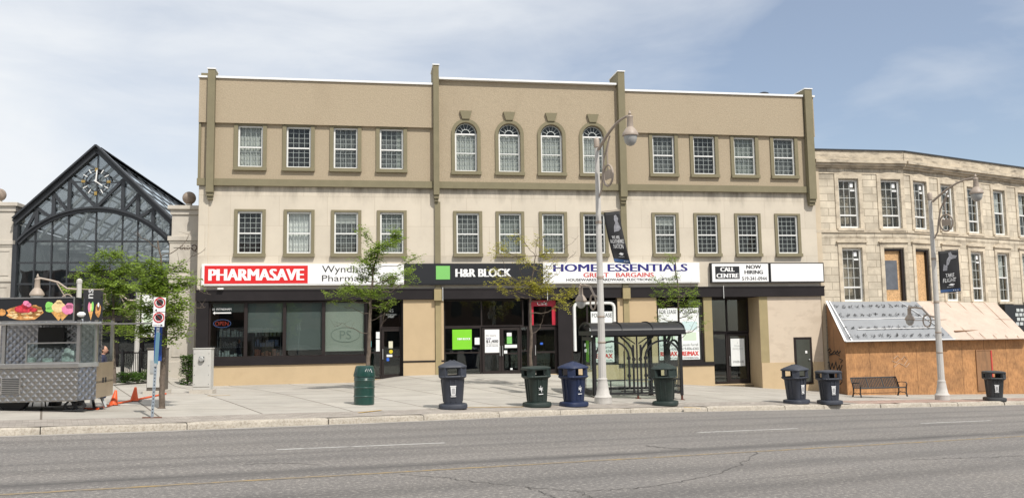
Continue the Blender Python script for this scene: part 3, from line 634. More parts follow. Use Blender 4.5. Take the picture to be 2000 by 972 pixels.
text_mb('HOUSEWARES, HARDWARE, ELECTRONICS, GIFTS, ETC.', 2.45, 7.9, 4.05, 4.18, y-.006, .05, T=T).build('lettering', m_ink, r)
r, T, y = sign_box(9.40, 12.30, 3.95, 4.89, m_signw, m_ink, 'white call centre hiring sign with a black box of white letters')
MB(T).box(9.60, 10.80, y-.006, y-.001, 4.13, 4.72).build('black_block', m_signblack, r)
text_mb('CALL\nCENTRE', 9.65, 10.75, 4.18, 4.68, y-.012, .04, T=T).build('lettering', m_signw, r)
text_mb('NOW\nHIRING', 11.05, 11.98, 4.36, 4.78, y-.006, .03, T=T).build('lettering', m_ink, r)
text_mb('519-341-0944', 10.92, 12.16, 4.06, 4.23, y-.006, .02, T=T).build('lettering', m_ink, r)
r, T, y = sign_box(12.34, 15.10, 3.95, 4.89, m_signw, m_ink, 'blank white sign panel at the right end beside the call centre sign')
# notices in the shop windows
def poster(u0, u1, z0, z1, y, m, label, name='window_poster', cat='poster', group=None):
    r, T = facade_root(name, (u0+u1)/2, z0, label, cat, group); MB(T).box(u0, u1, y, y+.006, z0, z1).build('sheet', m, r); return r, T
m_paper = mat('poster_paper', (.74, .76, .75), .6, .03, 2); m_paleblue = mat('pale_blue_print', (.52, .66, .66), .6, .04, 2); m_palegreen = mat('pale_green_print', (.56, .66, .52), .6, .04, 2)
def lease(u0, u1, z0, z1, y, which):
    r, T = poster(u0, u1, z0, z1, y, m_paper, 'tall white to-let poster '+which, 'lease_poster')
    w = u1-u0; yy = y-.005
    text_mb('FOR LEASE', u0+.05*w, u1-.06*w, z1-.26, z1-.08, yy, .02, T=T).build('lettering', m_gletter, r)
    MB(T).box(u0+.12*w, u1-.1*w, y-.004, y-.001, z0+1.35, z0+1.75).build('map_print', m_paleblue, r)
    MB(T).box(u0+.15*w, u1-.16*w, y-.004, y-.001, z0+.88, z0+1.25).build('map_print', m_palegreen, r)
    text_mb('Lincoln Farrell', u0+.05*w, u1-.08*w, z0+.62, z0+.74, yy, .01, T=T).build('lettering', m_gletter, r)
    text_mb('519-836-6365', u0+.05*w, u1-.06*w, z0+.44, z0+.56, yy, .02, T=T).build('lettering', m_gletter, r)
    text_mb('RE/MAX', u0+.04*w, u1-.06*w, z0+.17, z0+.38, yy, .09, T=T).build('lettering', m_rlet, r)
    text_mb('COMMERCIAL', u0+.04*w, u1-.06*w, z0+.04, z0+.11, yy, .02, T=T).build('lettering', m_ink, r)
lease(3.62, 4.68, .38, 2.68, .07, 'behind the lamp post in the white bordered window')
lease(6.84, 7.77, .42, 2.80, .07, 'in the left half of the window behind the bus shelter')
lease(7.87, 8.80, .42, 2.80, .07, 'in the right half of the window behind the bus shelter')
r, T = poster(-2.72, -1.85, 1.07, 1.95, .21, m_lime_green, 'lime green square poster left of the tax office doors')
text_mb('H&R BLOCK', -2.50, -1.90, 1.49, 1.58, .204, .08, T=T).build('lettering', m_signw, r)
r, T = poster(-1.72, -1.50, 1.27, 1.58, .205, m_paper, 'small white notice beside the lime green poster')
r, T = poster(-1.26, -.60, .90, 1.93, .215, m_signw, 'white money poster on the left tax office door')
text_mb('Our experts', -1.21, -.75, 1.62, 1.70, .208, .01, T=T).build('lettering', m_gletter, r)
text_mb('found', -1.21, -.98, 1.50, 1.58, .208, .02, T=T).build('lettering', m_navy, r)
text_mb('$1,400', -1.21, -.65, 1.33, 1.47, .208, .08, T=T).build('lettering', m_gletter, r)
MB(T).box(-1.21, -.65, .208, .212, 1.29, 1.30).build('rule', m_gletter, r)
text_mb('on old returns.', -1.21, -.65, 1.18, 1.26, .208, .01, T=T).build('lettering', m_gletter, r)
for (a, b, c, d, mm, lb) in [(-.26, -.04, 1.62, 1.78, m_paper, 'small white note at the top of the right tax office door'), (-.26, -.03, 1.28, 1.60, m_grn, 'green and white notice on the right tax office door'), (-.36, .2, 1.10, 1.24, m_paper, 'narrow banner notice across the right tax office door'),
                         (-.40, -.25, .85, .99, m_paper, 'tiny white sticker beside the right door rail'), (-.12, -.02, .12, .20, m_paper, 'tiny white sticker low on the right door')]:
    poster(a, b, c, d, .215, mm, lb)
m_bluest = mat('blue_sticker', (.03, .12, .55), .5, .03, 2)
poster(1.27, 1.39, 1.22, 1.31, .215, m_bluest, 'blue access sticker on the dark cafe door')
for (a, b, c, d, mm, lb) in [(-6.08, -5.90, 1.60, 1.90, m_paper, 'upper notice on the side light of the number 45 door'), (-6.08, -5.90, 1.05, 1.56, m_paper, 'lower notice on the side light of the number 45 door'), (-6.48, -6.28, 1.25, 1.5, mat('teal_card', (.08, .30, .32), .5, .1, 3), 'teal card by the tree trunk on the door side light'),
                         (-6.46, -6.33, .92, 1.06, m_bluest, 'blue sticker below the teal card'), (-5.53, -5.35, 1.18, 1.48, mat('cream_card', (.62, .60, .46), .5, .1, 3), 'cream notice in the number 45 door'), (-5.62, -5.37, .80, .90, m_paper, 'white strip across the number 45 door rail'), (-5.62, -5.51, .62, .76, m_bluest, 'blue sticker on the number 45 door')]:
    poster(a, b, c, d, .315, mm, lb)
r, T = facade_root('round_sticker', -5.43, 1.02, 'round yellow sticker on the number 45 door', 'sticker'); MB(T).prism([(-5.43+.085*math.cos(t*.5236), 1.03+.085*math.sin(t*.5236)) for t in range(12)], .312, .318).build('disc', mat('yellow_sticker', (.62, .50, .02), .5, .05, 3), r)
r, T = facade_root('door_number', -5.4, 2.5, 'white number 45 lettering above the recessed door', 'lettering')
text_mb('45', -5.53, -5.32, 2.75, 2.90, .31, .004, T=T).build('numerals', m_grille, r)
text_mb('WYNDHAM\nSTREET', -5.66, -5.2, 2.52, 2.69, .31, .004, T=T).build('lettering', m_grille, r)
r, T = poster(10.78, 11.48, .02, 1.33, 1.10, m_paper, 'crumpled white notice on the call centre door')
text_mb('A\nWelcome in\nadvertising system', 10.86, 11.40, .78, 1.18, 1.094, .0, T=T).build('lettering', m_grille, r); text_mb('519-820-5102', 10.86, 11.42, .17, .28, 1.094, .01, T=T).build('lettering', m_gletter, r)
r, T = facade_root('window_arrow', -12.6, 2.8, 'white arrow and street number lettering in the first pharmacy window', 'lettering')
text_mb('51 WYNDHAM', -12.97, -12.2, 2.92, 3.01, .085, .02, T=T).build('lettering', m_signw, r)
MB(T).prism([(-12.95, 2.80), (-12.87, 2.87), (-12.87, 2.825), (-12.2, 2.825), (-12.2, 2.775), (-12.87, 2.775), (-12.87, 2.73)], .08, .09).build('arrow', m_signw, r)
m_neon = mat('unlit_red_neon', (.50, .06, .04), .4, .05, 2); m_neonb = mat('unlit_blue_neon', (.14, .20, .50), .4, .05, 2)
r, T = facade_root('open_sign', -12.55, 2.2, 'unlit red and blue neon open sign in the first pharmacy window', 'neon sign')
text_mb('OPEN', -12.86, -12.32, 2.26, 2.44, .17, -.01, T=T).build('lettering', m_neon, r)
MB(T).tube([(-12.58+.36*math.cos(t*.3491), .18, 2.35+.17*math.sin(t*.3491)) for t in range(18)], .012, 5, True).build('ring', m_neonb, r)
m_faint = mat('faint_print', (.25, .295, .255), .85, .05, 1)
r, T = facade_root('blind_logo', -7.4, 1.5, 'faint oval emblem on the pale green pharmacy blind', 'emblem')
MB(T).tube([(-7.40+.62*math.cos(t*.2618), .195, 1.80+.32*math.sin(t*.2618)) for t in range(24)], .012, 5, True).build('oval', m_faint, r)
text_mb('PS', -7.65, -7.15, 1.60, 1.98, .192, .0, T=T).build('lettering', m_faint, r)
# stock in the pharmacy windows
def shelf(u, label, cols, seed):
    r, T = facade_root('display_shelf', u, .56, label, 'shelf', off=-.9); rc = random.Random(seed)
    MB().box(-.6, -.56, 0, .35, 0, 1.5).box(.56, .6, 0, .35, 0, 1.5).box(-.56, .56, 0, .35, .3, .33).box(-.56, .56, 0, .35, .75, .78).box(-.56, .56, 0, .35, 1.2, 1.23).build('rack', m_steel_dk, r)
    for k in range(3):
        g = MB(); z = (.33, .78, 1.23)[k]; x = -.52
        while x < .45: w = rc.uniform(.05, .16); g.box(x, x+w, .02, .25, z, z+rc.uniform(.12, .34)); x += w+rc.uniform(.01, .07)
        g.build('goods', cols[k % len(cols)], r)
m_g1 = mat('faded_goods', (.20, .24, .24), .7, .7, 9); m_g2 = mat('orange_goods', (.30, .09, .04), .6, .6, 8); m_g3 = mat('blue_goods', (.08, .11, .20), .7, .6, 8)
shelf(-12.3, 'dark rack of goods behind the first pharmacy window', [m_g1, m_dark, m_g1], 1); shelf(-10.8, 'rack of coloured goods behind the second pharmacy window', [m_g2, m_g3, m_g1], 2)
# a light bar on the lower left of the fascia
r, T = facade_root('security_light', -12.6, 3.78, 'small white light fitting below the pharmacy sign', 'light'); MB().box(-.12, .12, -.3, -.13, .0, .07).build('housing', m_white, r, bevel=.01)
for u, lb in ((-3.17, 'thin white pipe beside the tax office front'), (1.55, 'thin white rod below the join of two signs'), (9.95, 'thin white rod below the call centre sign')):
    r, T = facade_root('hanging_rod', u, 3.2, lb, 'rod'); MB().tube([(0, -.24, .02), (0, -.24, .62)], .014, 6).build('rod', m_white, r)

# ------------------------------------------------------------------ glass-gabled shopping arcade on the left
mall = empty('glass_arcade', (FA.xy(-18.6, -3)[0], FA.xy(-18.6, -3)[1], 0), FA.yaw)
tag(mall, 'black steel and glass gabled arcade entrance left of the tan block', 'building')
LU, RU, ZE, ZR = -3.28, 3.20, 7.05, 10.25   # eaves left/right (about x = 0), eaves and ridge heights
def hz(x): return ZE+(ZR-ZE)*(1-abs(x+.03)/3.24)
rk = MB()
for sgn in (-1, 1):
    e = LU-.12 if sgn < 0 else RU+.12
    rk.bar((-.03, -.12, ZR+.10), (e, -.12, ZE-.06), .24, .30, up=(0, 1, 0)); rk.bar((-.03, -.22, ZR+.27), (e, -.22, ZE+.09), .07, .5, up=(0, 1, 0))
rk.box(LU-.16, LU+.02, -.18, .1, 2.6, ZE-.1).box(RU-.04, RU+.1, -.12, .1, 2.6, ZE-.1).build('gable_frame', m_steel_dk, mall)
ar = MB(); K = 28; zb, zt = 6.08, 7.62
hw = 3.26; rad = (hw*hw+(zt-zb)**2)/(2*(zt-zb)); czz = zt-rad; th = math.asin(hw/rad)
def arcz(x): return czz+math.sqrt(max(rad*rad-x*x, 0))
AP = [(rad*math.sin(-th+2*th*i/K), czz+rad*math.cos(-th+2*th*i/K)) for i in range(K+1)]
for p, q in zip(AP, AP[1:]): ar.bar((p[0], -.1, p[1]), (q[0], -.1, q[1]), .24, .17, up=(0, 1, 0)); ar.bar((p[0], -.26, p[1]+.05), (q[0], -.26, q[1]+.05), .07, .07)
ar.build('arch_beam', m_steel_dk, mall)
tr = MB(); top = lambda x: hz(x)-.12
for x in (-2.52, -1.83, -1.18, 1.10, 1.76, 2.43): tr.bar((x, -.06, arcz(x)), (x, -.06, top(x)), .15, .13)
for a, b in (((-.03, arcz(0)+.06), (-1.18, top(-1.18))), ((-.03, arcz(0)+.06), (1.10, top(1.10))), ((-1.83, top(-1.83)-.05), (-1.22, arcz(-1.2)+.05)), ((1.76, top(1.76)-.05), (1.14, arcz(1.1)+.05)),
             ((-2.52, top(-2.5)-.03), (-1.87, arcz(-1.87)+.02)), ((2.43, top(2.43)-.03), (1.80, arcz(1.8)+.02)), ((-3.1, arcz(3.1)+.05), (-2.56, top(-2.56)-.15))): tr.bar((a[0], -.07, a[1]), (b[0], -.07, b[1]), .13, .12)
tr.bar((-.03, -.04, arcz(0)), (-.03, -.04, ZR-.1), .05).bar((-1.1, -.04, 8.87), (1.05, -.04, 8.87), .05); tr.build('truss', m_steel_dk, mall)
mu = MB()
for x in (-2.58, -1.88, -1.20, -.03, 1.10, 1.76, 2.40): mu.bar((x, .0, 2.7), (x, .0, arcz(x)), .055, .08)
for z in (6.17, 5.20, 4.25, 3.30): mu.bar((LU, .01, z), (RU, .01, z), .055, .08)
mu.build('mullions', m_steel_dk, mall)
gl = MB().prism([(LU, 2.7), (RU, 2.7), (RU, ZE-.1), (-.03, ZR), (LU, ZE-.1)], .03, .045); gl.build('gable_glass', m_mall, mall)
# clock in the gable
ck = MB(); CX, CZ = -.03, 8.87
def ring(mb, r, w, y): 
    for i in range(32):
        a, b = math.pi*i/16, math.pi*(i+1)/16
        mb.prism([(CX+q*math.cos(t), CZ+q*math.sin(t)) for q, t in ((r-w, a), (r, a), (r, b), (r-w, b))], y, y+.05)
ring(ck, .60, .045, -.2); ring(ck, .46, .035, -.2)
ck = ck.build('clock_ring', m_steel_dk, mall)
m_gold = mat('gilt_numerals', (.62, .42, .12), .35, .1, 3, metal=.5)
num = MB()
for i in range(12):
    a = math.pi*i/6; r0, r1 = (.46, .62) if i % 3 == 0 else (.44, .62)
    if i % 3 == 0:
        for o_ in (-.04, 0, .04): num.bar((CX+r0*math.sin(a)+o_*math.cos(a), -.23, CZ+r0*math.cos(a)-o_*math.sin(a)), (CX+r1*math.sin(a)+o_*math.cos(a), -.23, CZ+r1*math.cos(a)-o_*math.sin(a)), .022)
num.build('hour_marks', m_gold, ck)
num = MB()
for i in range(12):
    if i % 3: a = math.pi*i/6; num.bar((CX+.42*math.sin(a), -.23, CZ+.42*math.cos(a)), (CX+.62*math.sin(a), -.23, CZ+.62*math.cos(a)), .035)
num.build('hour_marks', m_white, ck)
MB().bar((CX, -.26, CZ-.05), (CX+.04, -.26, CZ+.52), .05).build('hand', m_white, ck); MB().bar((CX-.06, -.28, CZ+.05), (CX+.30, -.28, CZ-.20), .045).build('hand', m_white, ck)
# glazed roof running back, interior trusses
LEN = 22.
rf = MB()
for sgn, e in ((-1, LU-.1), (1, RU+.1)):
    for k in range(12):
        y = .15+k*LEN/11; rf.bar((-.03, y, ZR+.06), (e, y, ZE-.04), .09, .12, up=(0, 1, 0))
    for j in range(7):
        t = j/6; rf.bar((-.03+(e+.03)*t, 0, ZR+.08-(ZR-ZE+.1)*t), (-.03+(e+.03)*t, LEN, ZR+.08-(ZR-ZE+.1)*t), .07, .09)
rf.build('roof_frame', m_roofmetal, mall)
MB().quad((-.03, .1, ZR+.1), (RU+.1, .1, ZE), (RU+.1, LEN, ZE), (-.03, LEN, ZR+.1)).quad((-.03, .1, ZR+.1), (LU-.1, .1, ZE), (LU-.1, LEN, ZE), (-.03, LEN, ZR+.1)).build('roof_glass', glass('roof_glazing', (.54, .56, .57), 1.2, .05, .06), mall)
st = MB()
for j in (0, 1): st.bar((-.03, -.1, ZR+.20), (-.03, LEN, ZR+.20), .3, .05)
st.bar((RU+.12, -.1, ZE-.05), (RU+.12, LEN, ZE-.05), .16, .2).build('roof_capping', m_roofmetal, mall)
it = MB(); m_inside = mat('pale_steelwork', (.50, .52, .50), .6, .1, 3)
for k in range(1, 9):
    y = k*2.4
    it.bar((LU, y, 6.3), (RU, y, 6.3), .12); it.bar((LU, y, 6.6), (-.03, y, ZR-.2), .13).bar((RU, y, 6.6), (-.03, y, ZR-.2), .13)
    for x0, x1, z1 in ((-1.6, -.8, 9.0), (1.6, .8, 9.0), (-1.6, -2.4, 7.5), (1.6, 2.4, 7.5)): it.bar((x0, y, 6.3), (x1, y, z1), .05)
for x in (-2.2, -1.1, 1.1, 2.2): it.bar((x, 1, hz(x)-.25), (x, 20, hz(x)-.25), .06)
it.build('inner_trusses', m_inside, mall)
MB().box(LU-.1, LU, .3, LEN, -1, ZE-.15).box(RU, RU+.1, .3, LEN, -1, ZE-.15).box(LU, RU, LEN-.1, LEN, -1, 6.2).build('wall', mat('arcade_grey_wall', (.22, .225, .23), .8, .2, .7), mall)
MB().box(LU, RU, .3, LEN, -.6, .15).build('floor', m_floor, mall)
MB().box(LU, RU, 3.0, 3.3, 2.9, 5.3).box(LU, -1.2, 5., 5.3, 2.9, 6.1).build('gallery', mat('gallery_panel', (.16, .16, .17), .8, .3, .8), mall)
MB().box(LU-.1, RU, -.25, .12, 2.55, 2.8).box(LU-.1, RU, -.2, .1, 2.0, 2.12).build('canopy_beam', m_black, mall)
for k in range(6):
    x = LU+.05+k*1.06
    fr = MB().box(x, x+.08, -.03, .08, -.2, 2.55).box(x+.98, x+1.06, -.03, .08, -.2, 2.55).box(x+.08, x+.98, -.03, .08, 1.1, 1.2).box(x+.08, x+.98, -.03, .08, -.2, .45).build('entrance_door', m_black, mall)
    MB().box(x+.08, x+.98, .02, .03, .45, 2.5).build('pane', m_shop, fr)
MB().box(LU+.05, RU-.05, 1.4, 1.5, -.6, 2.9).build('dark_lobby_sheet', m_dark, mall)  # dark sheet added close behind the doors so the interior looks unlit
# stone gate piers with ball finials
def gate_pier(u0, u1, off, zt, label, text=False):
    ob_ = 1.3 if off > -2 else 0.; um = (u0+u1)/2; r, T = facade_root('stone_pier', um, -.4, label, 'stone pier', 'stone piers with ball finials beside the arcade', off=off)
    T = Matrix.Translation((-um, 0, .4)); w = (u1-u0)/2
    b = MB(T)
    b.box(u0, u1, 0, 1.3, -1.5, 6.0).box(u0-.08, u1+.08, -.08, 1.38, 6.0, 6.2).box(u0-.03, u1+.03, -.03, 1.33, 5.9, 6.0).box(u0+.06, u1-.06, .06, 1.24, 6.2, zt-.45).box(u0, u1, 0, 1.3, zt-.45, zt-.22).box(u0-.1, u1+.1, -.1, 1.4, zt-.22, zt-.05)
    b.box(u0-.05, u1+.05, -.05, 1.35, -1.5, .75).box(u0-.05, u1+.05, -.06, 1.36, 4.35, 4.5)
    for a, c in ((u0+.18, u1-.18),): b.box(a, a+.05, -.03, 0, .95, 4.15).box(c-.05, c, -.03, 0, .95, 4.15).box(a+.05, c-.05, -.03, 0, 4.1, 4.15).box(a+.05, c-.05, -.03, 0, .95, 1.0).box(a, c, -.03, 0, 4.62, 4.67).box(a, c, -.03, 0, 5.70, 5.75)
    b.build('shaft', m_mstone, r, bevel=.015)
    MB(T).lathe([(.22, zt-.05), (.22, zt+.02), (.14, zt+.06), (.13, zt+.12)], 16, (um, .6, 0)).build('pedestal', m_mstone, r, smooth=True)
    MB(T).blob((um, .6, zt+.38), .29, 24, 16).build('ball', mat('brown_stone_ball', (.26, .21, .17), .9, .3, 6, .4, 20), r, smooth=True)
    if text:
        UU = lambda p, q: FA.uz(p, q, off)
        text_mb('OLD', UU(351, 483)[0], UU(371.5, 483)[0], UU(360, 487)[1], UU(360, 479.5)[1], -.012, .02, T=T, depth=.02).build('lettering', mat('bronze_letters', (.07, .035, .02), .5, .1, 3), r)
        text_mb('Q', UU(373.5, 483)[0], UU(385.5, 483)[0], UU(380, 492)[1], UU(380, 477.5)[1], -.012, .03, T=T).build('lettering', bpy.data.materials['bronze_letters'], r)
    return r
PO = -1.1; _a, _zt = FA.uz(333, 399, PO)
gate_pier(_a, -13.70, PO, _zt, 'pale stone pier with ball and bronze letters right of the arcade', True)
gate_pier(-23.9, -22.0, -2.9, 7.95, 'pale stone pier with ball cut by the left edge of the photo')

# ------------------------------------------------------------------ old stone building on the right
BU = 19.78
PB = Plane(*FA.xy(BU, -.15), R(29.0))
stone = empty('stone_building', (0, 38, 0), FA.yaw)
tag(stone, 'old weathered limestone building with white sash windows bending along the street', 'building')
TB = Matrix.Translation((BU, .15, 0)) @ Matrix.Rotation(R(29.0-9.3), 4, 'Z')      # second wing in the frame of the first
def uzA(px, py): return FA.uz(px, py, -.15)
TA = Matrix.Translation((0, .15, 0))
WA_ = []; WB_ = []
for (x0, x1, y0, y1, wing) in [(1637, 1679, 348, 441, 0), (1720, 1761, 352, 444, 0), (1782, 1813, 355, 448, 1), (1835, 1866, 363, 453, 1), (1887, 1916, 369, 456, 1), (1936, 1968, 374, 460, 1), (1985, 2015, 381, 465, 1), (2036, 2066, 388, 470, 1),
                               (1645, 1687, 483, 585, 0), (1729, 1767, 485, 585, 0), (1790, 1816, 488, 585, 1), (1844, 1875, 490, 587, 1), (1894, 1925, 492, 588, 1), (1946, 1976, 496, 591, 1), (1994, 2024, 501, 594, 1), (2045, 2075, 506, 597, 1)]:
    f_ = (lambda a, b: PB.uz(a, b)) if wing else uzA
    ua, _ = f_(x0, (y0+y1)/2); ub, _ = f_(x1, (y0+y1)/2); um = (ua+ub)/2; _, zt = f_((x0+x1)/2, y0); _, zb = f_((x0+x1)/2, y1)
    (WB_ if wing else WA_).append([ua, ub, zb, zt])
W_up = np.mean([w[1]-w[0] for w in WA_])
def reg(L_, n, top):
    zb = np.mean([w[2] for w in L_]); zt = np.mean([w[3] for w in L_]); return zb, zt
zu = (6.72, 8.98); zl = (3.10, 5.55)
_za = [w for w in WA_[:2]]+WB_[:5]; _zb = WA_[2:]+WB_[6:11]
zu = (float(np.mean([w[2] for w in _za])), float(np.mean([w[3] for w in _za]))); zl = (float(np.mean([w[2] for w in _zb])), float(np.mean([w[3] for w in _zb])))
print('stone window heights', zu, zl, [round(w[1]-w[0], 2) for w in WA_+WB_])
SW = 1.06
def centre(w): return (w[0]+w[1])/2
cA = [centre(w) for w in WA_]; cB = [centre(w) for w in WB_]
ZT = 10.0
wa = MB(TA); wall_holes(wa, 15.03, BU, -3, ZT, 0, [(c-SW/2, c+SW/2, *(zu if i < 2 else zl)) for i, c in enumerate(cA)], .32); wa.build('ashlar_wall', m_stone, stone)
LB = 16.
wb = MB(); wall_holes(wb, 0, LB, -3, ZT, 0, [(c-SW/2, c+SW/2, *(zu if i < 6 else zl)) for i, c in enumerate(cB)], .32)
wbo = wb.build('ashlar_wall', m_stone, stone); wbo.matrix_local = TB
def both(name, m, fn):
    a = MB(TA); fn(a, 14.97, BU+.0); a.build(name, m, stone); b = MB(); fn(b, -.0, LB); o = b.build(name, m, stone); o.matrix_local = TB
both('cornice', m_cornice, lambda mb, a, b: mb.box(a, b, -.34, .1, 9.78, 9.93).box(a, b, -.24, .1, 9.66, 9.78).box(a, b, -.12, .1, 9.56, 9.66).box(a, b, -.10, .4, 9.93, 10.42))
both('parapet_cap', m_steel_dk, lambda mb, a, b: mb.box(a, b, -.16, .5, 10.42, 10.48))
both('string_course', m_stone_plain, lambda mb, a, b: mb.box(a, b, -.06, .02, 6.38, 6.50).box(a, b, -.03, .02, 9.28, 9.34))
MB(TA).box(15.03, 15.06, .0, 8, -3, 9.8).box(15.05, BU, .5, 8, -3, 10.2).build('back_wall', m_stone_plain, stone)
o = MB().box(0, LB, .5, 8, -3, 10.2).build('back_wall', m_stone_plain, stone); o.matrix_local = TB
MB(TA).box(14.96, 15.22, -.05, .3, -3, 10.35).build('end_pilaster', mat('cream_edge', (.54, .45, .33), .9, .1, 1), stone)
def stone_window(T, c, z0, z1, style, parent):
    w, h = SW, z1-z0; M0 = T @ Matrix.Translation((c, 0, z0))
    if style == 'board':
        f = MB(M0).box(-w/2, w/2, .16, .2, 0, h).build('boarded_window', m_osb, parent)
        if c < BU and T is TA: MB(M0).box(-w/2+.08, w/2-.3, .145, .158, h*.22, h*.78).build('vent_patch', mat('grey_sheet', (.11, .12, .14), .6, .2, 3), f)
        MB(M0).box(-w/2, -w/2+.05, .05, .16, 0, h).box(w/2-.14, w/2, .02, .159, 0, h).box(-w/2+.05, w/2-.14, .05, .16, h-.1, h).build('dark_frame', m_brown, f)
    else:
        sp = .27 if style == 'new' else .5
        fr = MB(M0).box(-w/2, -w/2+.09, .1, .2, 0, h).box(w/2-.09, w/2, .1, .2, 0, h).box(-w/2+.09, w/2-.09, .1, .2, 0, .1).box(-w/2+.09, w/2-.09, .1, .2, h-.07, h).box(-w/2+.09, w/2-.09, .12, .21, h*sp-.035, h*sp+.035)
        f = fr.build('window', m_white, parent)
        MB(M0).box(-w/2+.08, w/2-.08, .15, .158, .05, h-.05).build('pane', m_glass, f)
        g = MB(M0)
        for i in (1, 2): x = -w/2+.09+(w-.18)*i/3; g.box(x-.015, x+.015, .165, .18, .05, h-.05)
        rows = [h*sp+(h*(1-sp))*k/4 for k in (1, 2, 3)] if style == 'new' else [h*.25, h*.75]
        for z in rows: g.box(-w/2+.08, w/2-.08, .1655, .179, z-.015, z+.015)
        g.build('glazing_bars', m_white, f)
        MB(M0).box(-w/2, w/2, .5, .52, 0, h).build('reveal_back', m_tint, f)
        if style == 'new': MB(M0).box(w/2-.36, w/2-.20, .14, .148, h-.36, h-.14).box(w/2-.36, w/2-.12, .14, .148, h-.55, h-.48).build('sticker', m_signw, f)
        if style == 'old': MB(M0).box(-w/2+.1, w/2-.1, .3, .32, h*.52, h-.1).build('curtain', m_curt[0], f)
    return f
m_tint = mat('dim_room', (.12, .17, .165), .8, .5, 1.5)
for i, c in enumerate(cA): stone_window(TA, c, *(zu if i < 2 else zl), 'board' if i == 3 else 'new', stone)
for i, c in enumerate(cB): stone_window(TB, c, *(zu if i < 6 else zl), 'board' if i == 6 else ('old' if i in (3, 4, 5, 9, 10) else 'new'), stone)
def surround(T, c, z0, z1, crest):
    w = SW/2+.0; mb = MB(T @ Matrix.Translation((c, 0, z0))); h = z1-z0
    mb.box(-w-.2, -w-.005, -.045, .02, -.05, h+.06).box(w+.005, w+.2, -.045, .02, -.05, h+.06).box(-w-.2, w+.2, -.045, .02, h+.06, h+.3)
    if crest: mb.prism([(-w-.28, h+.30), (w+.28, h+.30), (w+.28, h+.36), (.25, h+.50), (-.25, h+.50), (-w-.28, h+.36)], -.12, .02)
    else: mb.prism([(-w-.2, h+.3), (w+.2, h+.3), (.0, h+.42)], -.05, .02)
    mb.box(-w-.16, w+.16, -.10, .02, -.13, -.0)
    mb.build('window_surround', m_stone_plain, stone)
for i, c in enumerate(cA): surround(TA, c, *(zu if i < 2 else zl), i >= 2)
for i, c in enumerate(cB): surround(TB, c, *(zu if i < 6 else zl), i >= 6)

# ------------------------------------------------------------------ plywood hoarding with lean-to roof
hp0 = G(1656, 771); HY = R(12.0); HP = Plane(hp0.x, hp0.y, HY)
hr = empty('plywood_hoarding', tuple(hp0), HY); tag(hr, 'orange plywood hoarding with a lean-to roof of grey membrane in front of the stone building', 'hoarding')
ztop = HP.uz(1656, 668)[1]-hp0.z; HW = HP.uz(2040, 700)[0]+2
dr_u0, dr_u1 = HP.uz(1910, 740)[0], HP.uz(1937, 740)[0]; dz = HP.uz(1920, 684)[1]-hp0.z
MB().box(0, HW, 0, .05, -1.6, ztop+.05).build('plywood_front', m_ply, hr)
seams = MB(); k = 1.22
while k < HW: seams.box(k-.003, k+.003, -.004, .0, -1.2, ztop); k += 1.22
seams.build('board_joint', m_brown, hr)
dd = MB().box(dr_u0, dr_u1, -.03, -.005, -.02, dz).build('plywood_door', m_ply_old, hr)
MB().box(dr_u0-.05, dr_u0, -.05, 0, -.02, dz+.04).box(dr_u0, dr_u1+.05, -.05, 0, dz, dz+.04).build('door_trim', m_ply_old, dd)
MB().box(dr_u1+.0, dr_u1+.06, -.055, -.03, .3, dz).build('red_tape', m_rlet, dd)
wall_l = Vector((*FA.xy(15.22, 0), 0)); loc = Matrix.Rotation(-HY, 4, 'Z') @ Matrix.Translation(-hp0)
wl = loc @ wall_l; wl.z = 0
zroof = FA.uz(1615, 590)[1]-hp0.z
sp = MB(); sp.add([(0, .02, -1.6), (wl.x, wl.y, -1.6), (wl.x, wl.y, zroof-.08), (0, .02, ztop), (.04, .06, -1.6), (wl.x+.04, wl.y, -1.6), (wl.x+.04, wl.y, zroof-.08), (.04, .06, ztop)], [(0, 1, 2, 3), (7, 6, 5, 4), (0, 3, 7, 4), (2, 1, 5, 6)])
sp.build('plywood_side', m_ply_old, hr)
# roof: eave in front of the boards, ridge on the stone wall
eL = loc @ Vector((*HP.xy(-.06, .35), 0)); eL.z = ztop-.05
ez0 = HP.uz(1652, 667, .35)[1]-hp0.z
def on_stone(px, py, off=.12):
    if px < 1765: u, z = FA.uz(px, py, -.15+off); x, y = FA.xy(u, -.15+off)
    else: u, z = PB.uz(px, py, off); x, y = PB.xy(u, off)
    return loc @ Vector((x, y, z))
def on_eave(px, py):
    u, z = HP.uz(px, py, .35); x, y = HP.xy(u, .35); return loc @ Vector((x, y, z))
rl, rmL, rm, rr = on_stone(1614, 590), on_stone(1762, 588), on_stone(1790, 588), on_stone(1945, 590)
zav = (rl.z+rm.z+rr.z)/3; rl.z = zav+.03; rmL.z = zav; rm.z = zav; rr.z = zav-.05
e0, e1, e2, e3 = on_eave(1651, 667), on_eave(1865, 666), on_eave(1880, 666), on_eave(2012, 663)
for e in (e0, e1, e2, e3): e.z = ez0
def slab(mb, pts, t=.03):
    n = len(pts); a = [Vector(p) for p in pts]; nn = (a[1]-a[0]).cross(a[2]-a[0]).normalized()
    if nn.z < 0: nn = -nn
    return mb.add(a+[p-nn*t for p in a], [tuple(range(n)), tuple(range(2*n-1, n-1, -1))]+[(i, i+n, (i+1) % n+n, (i+1) % n) for i in range(n)])
m1 = MB(); slab(m1, [e0, e1, rm, rmL]); slab(m1, [e0, rmL, rl]); o = m1.build('membrane_roof', m_tarp, hr)
m2 = MB(); slab(m2, [e2, e3, rr, rm]); slab(m2, [e1, e2, rm]); m2.build('sheathing_roof', m_pinkply, hr)
def lerp(a, b, t): return Vector(a)+(Vector(b)-Vector(a))*t
tr_ = MB(); up_n = Vector((0, -.02, .03))
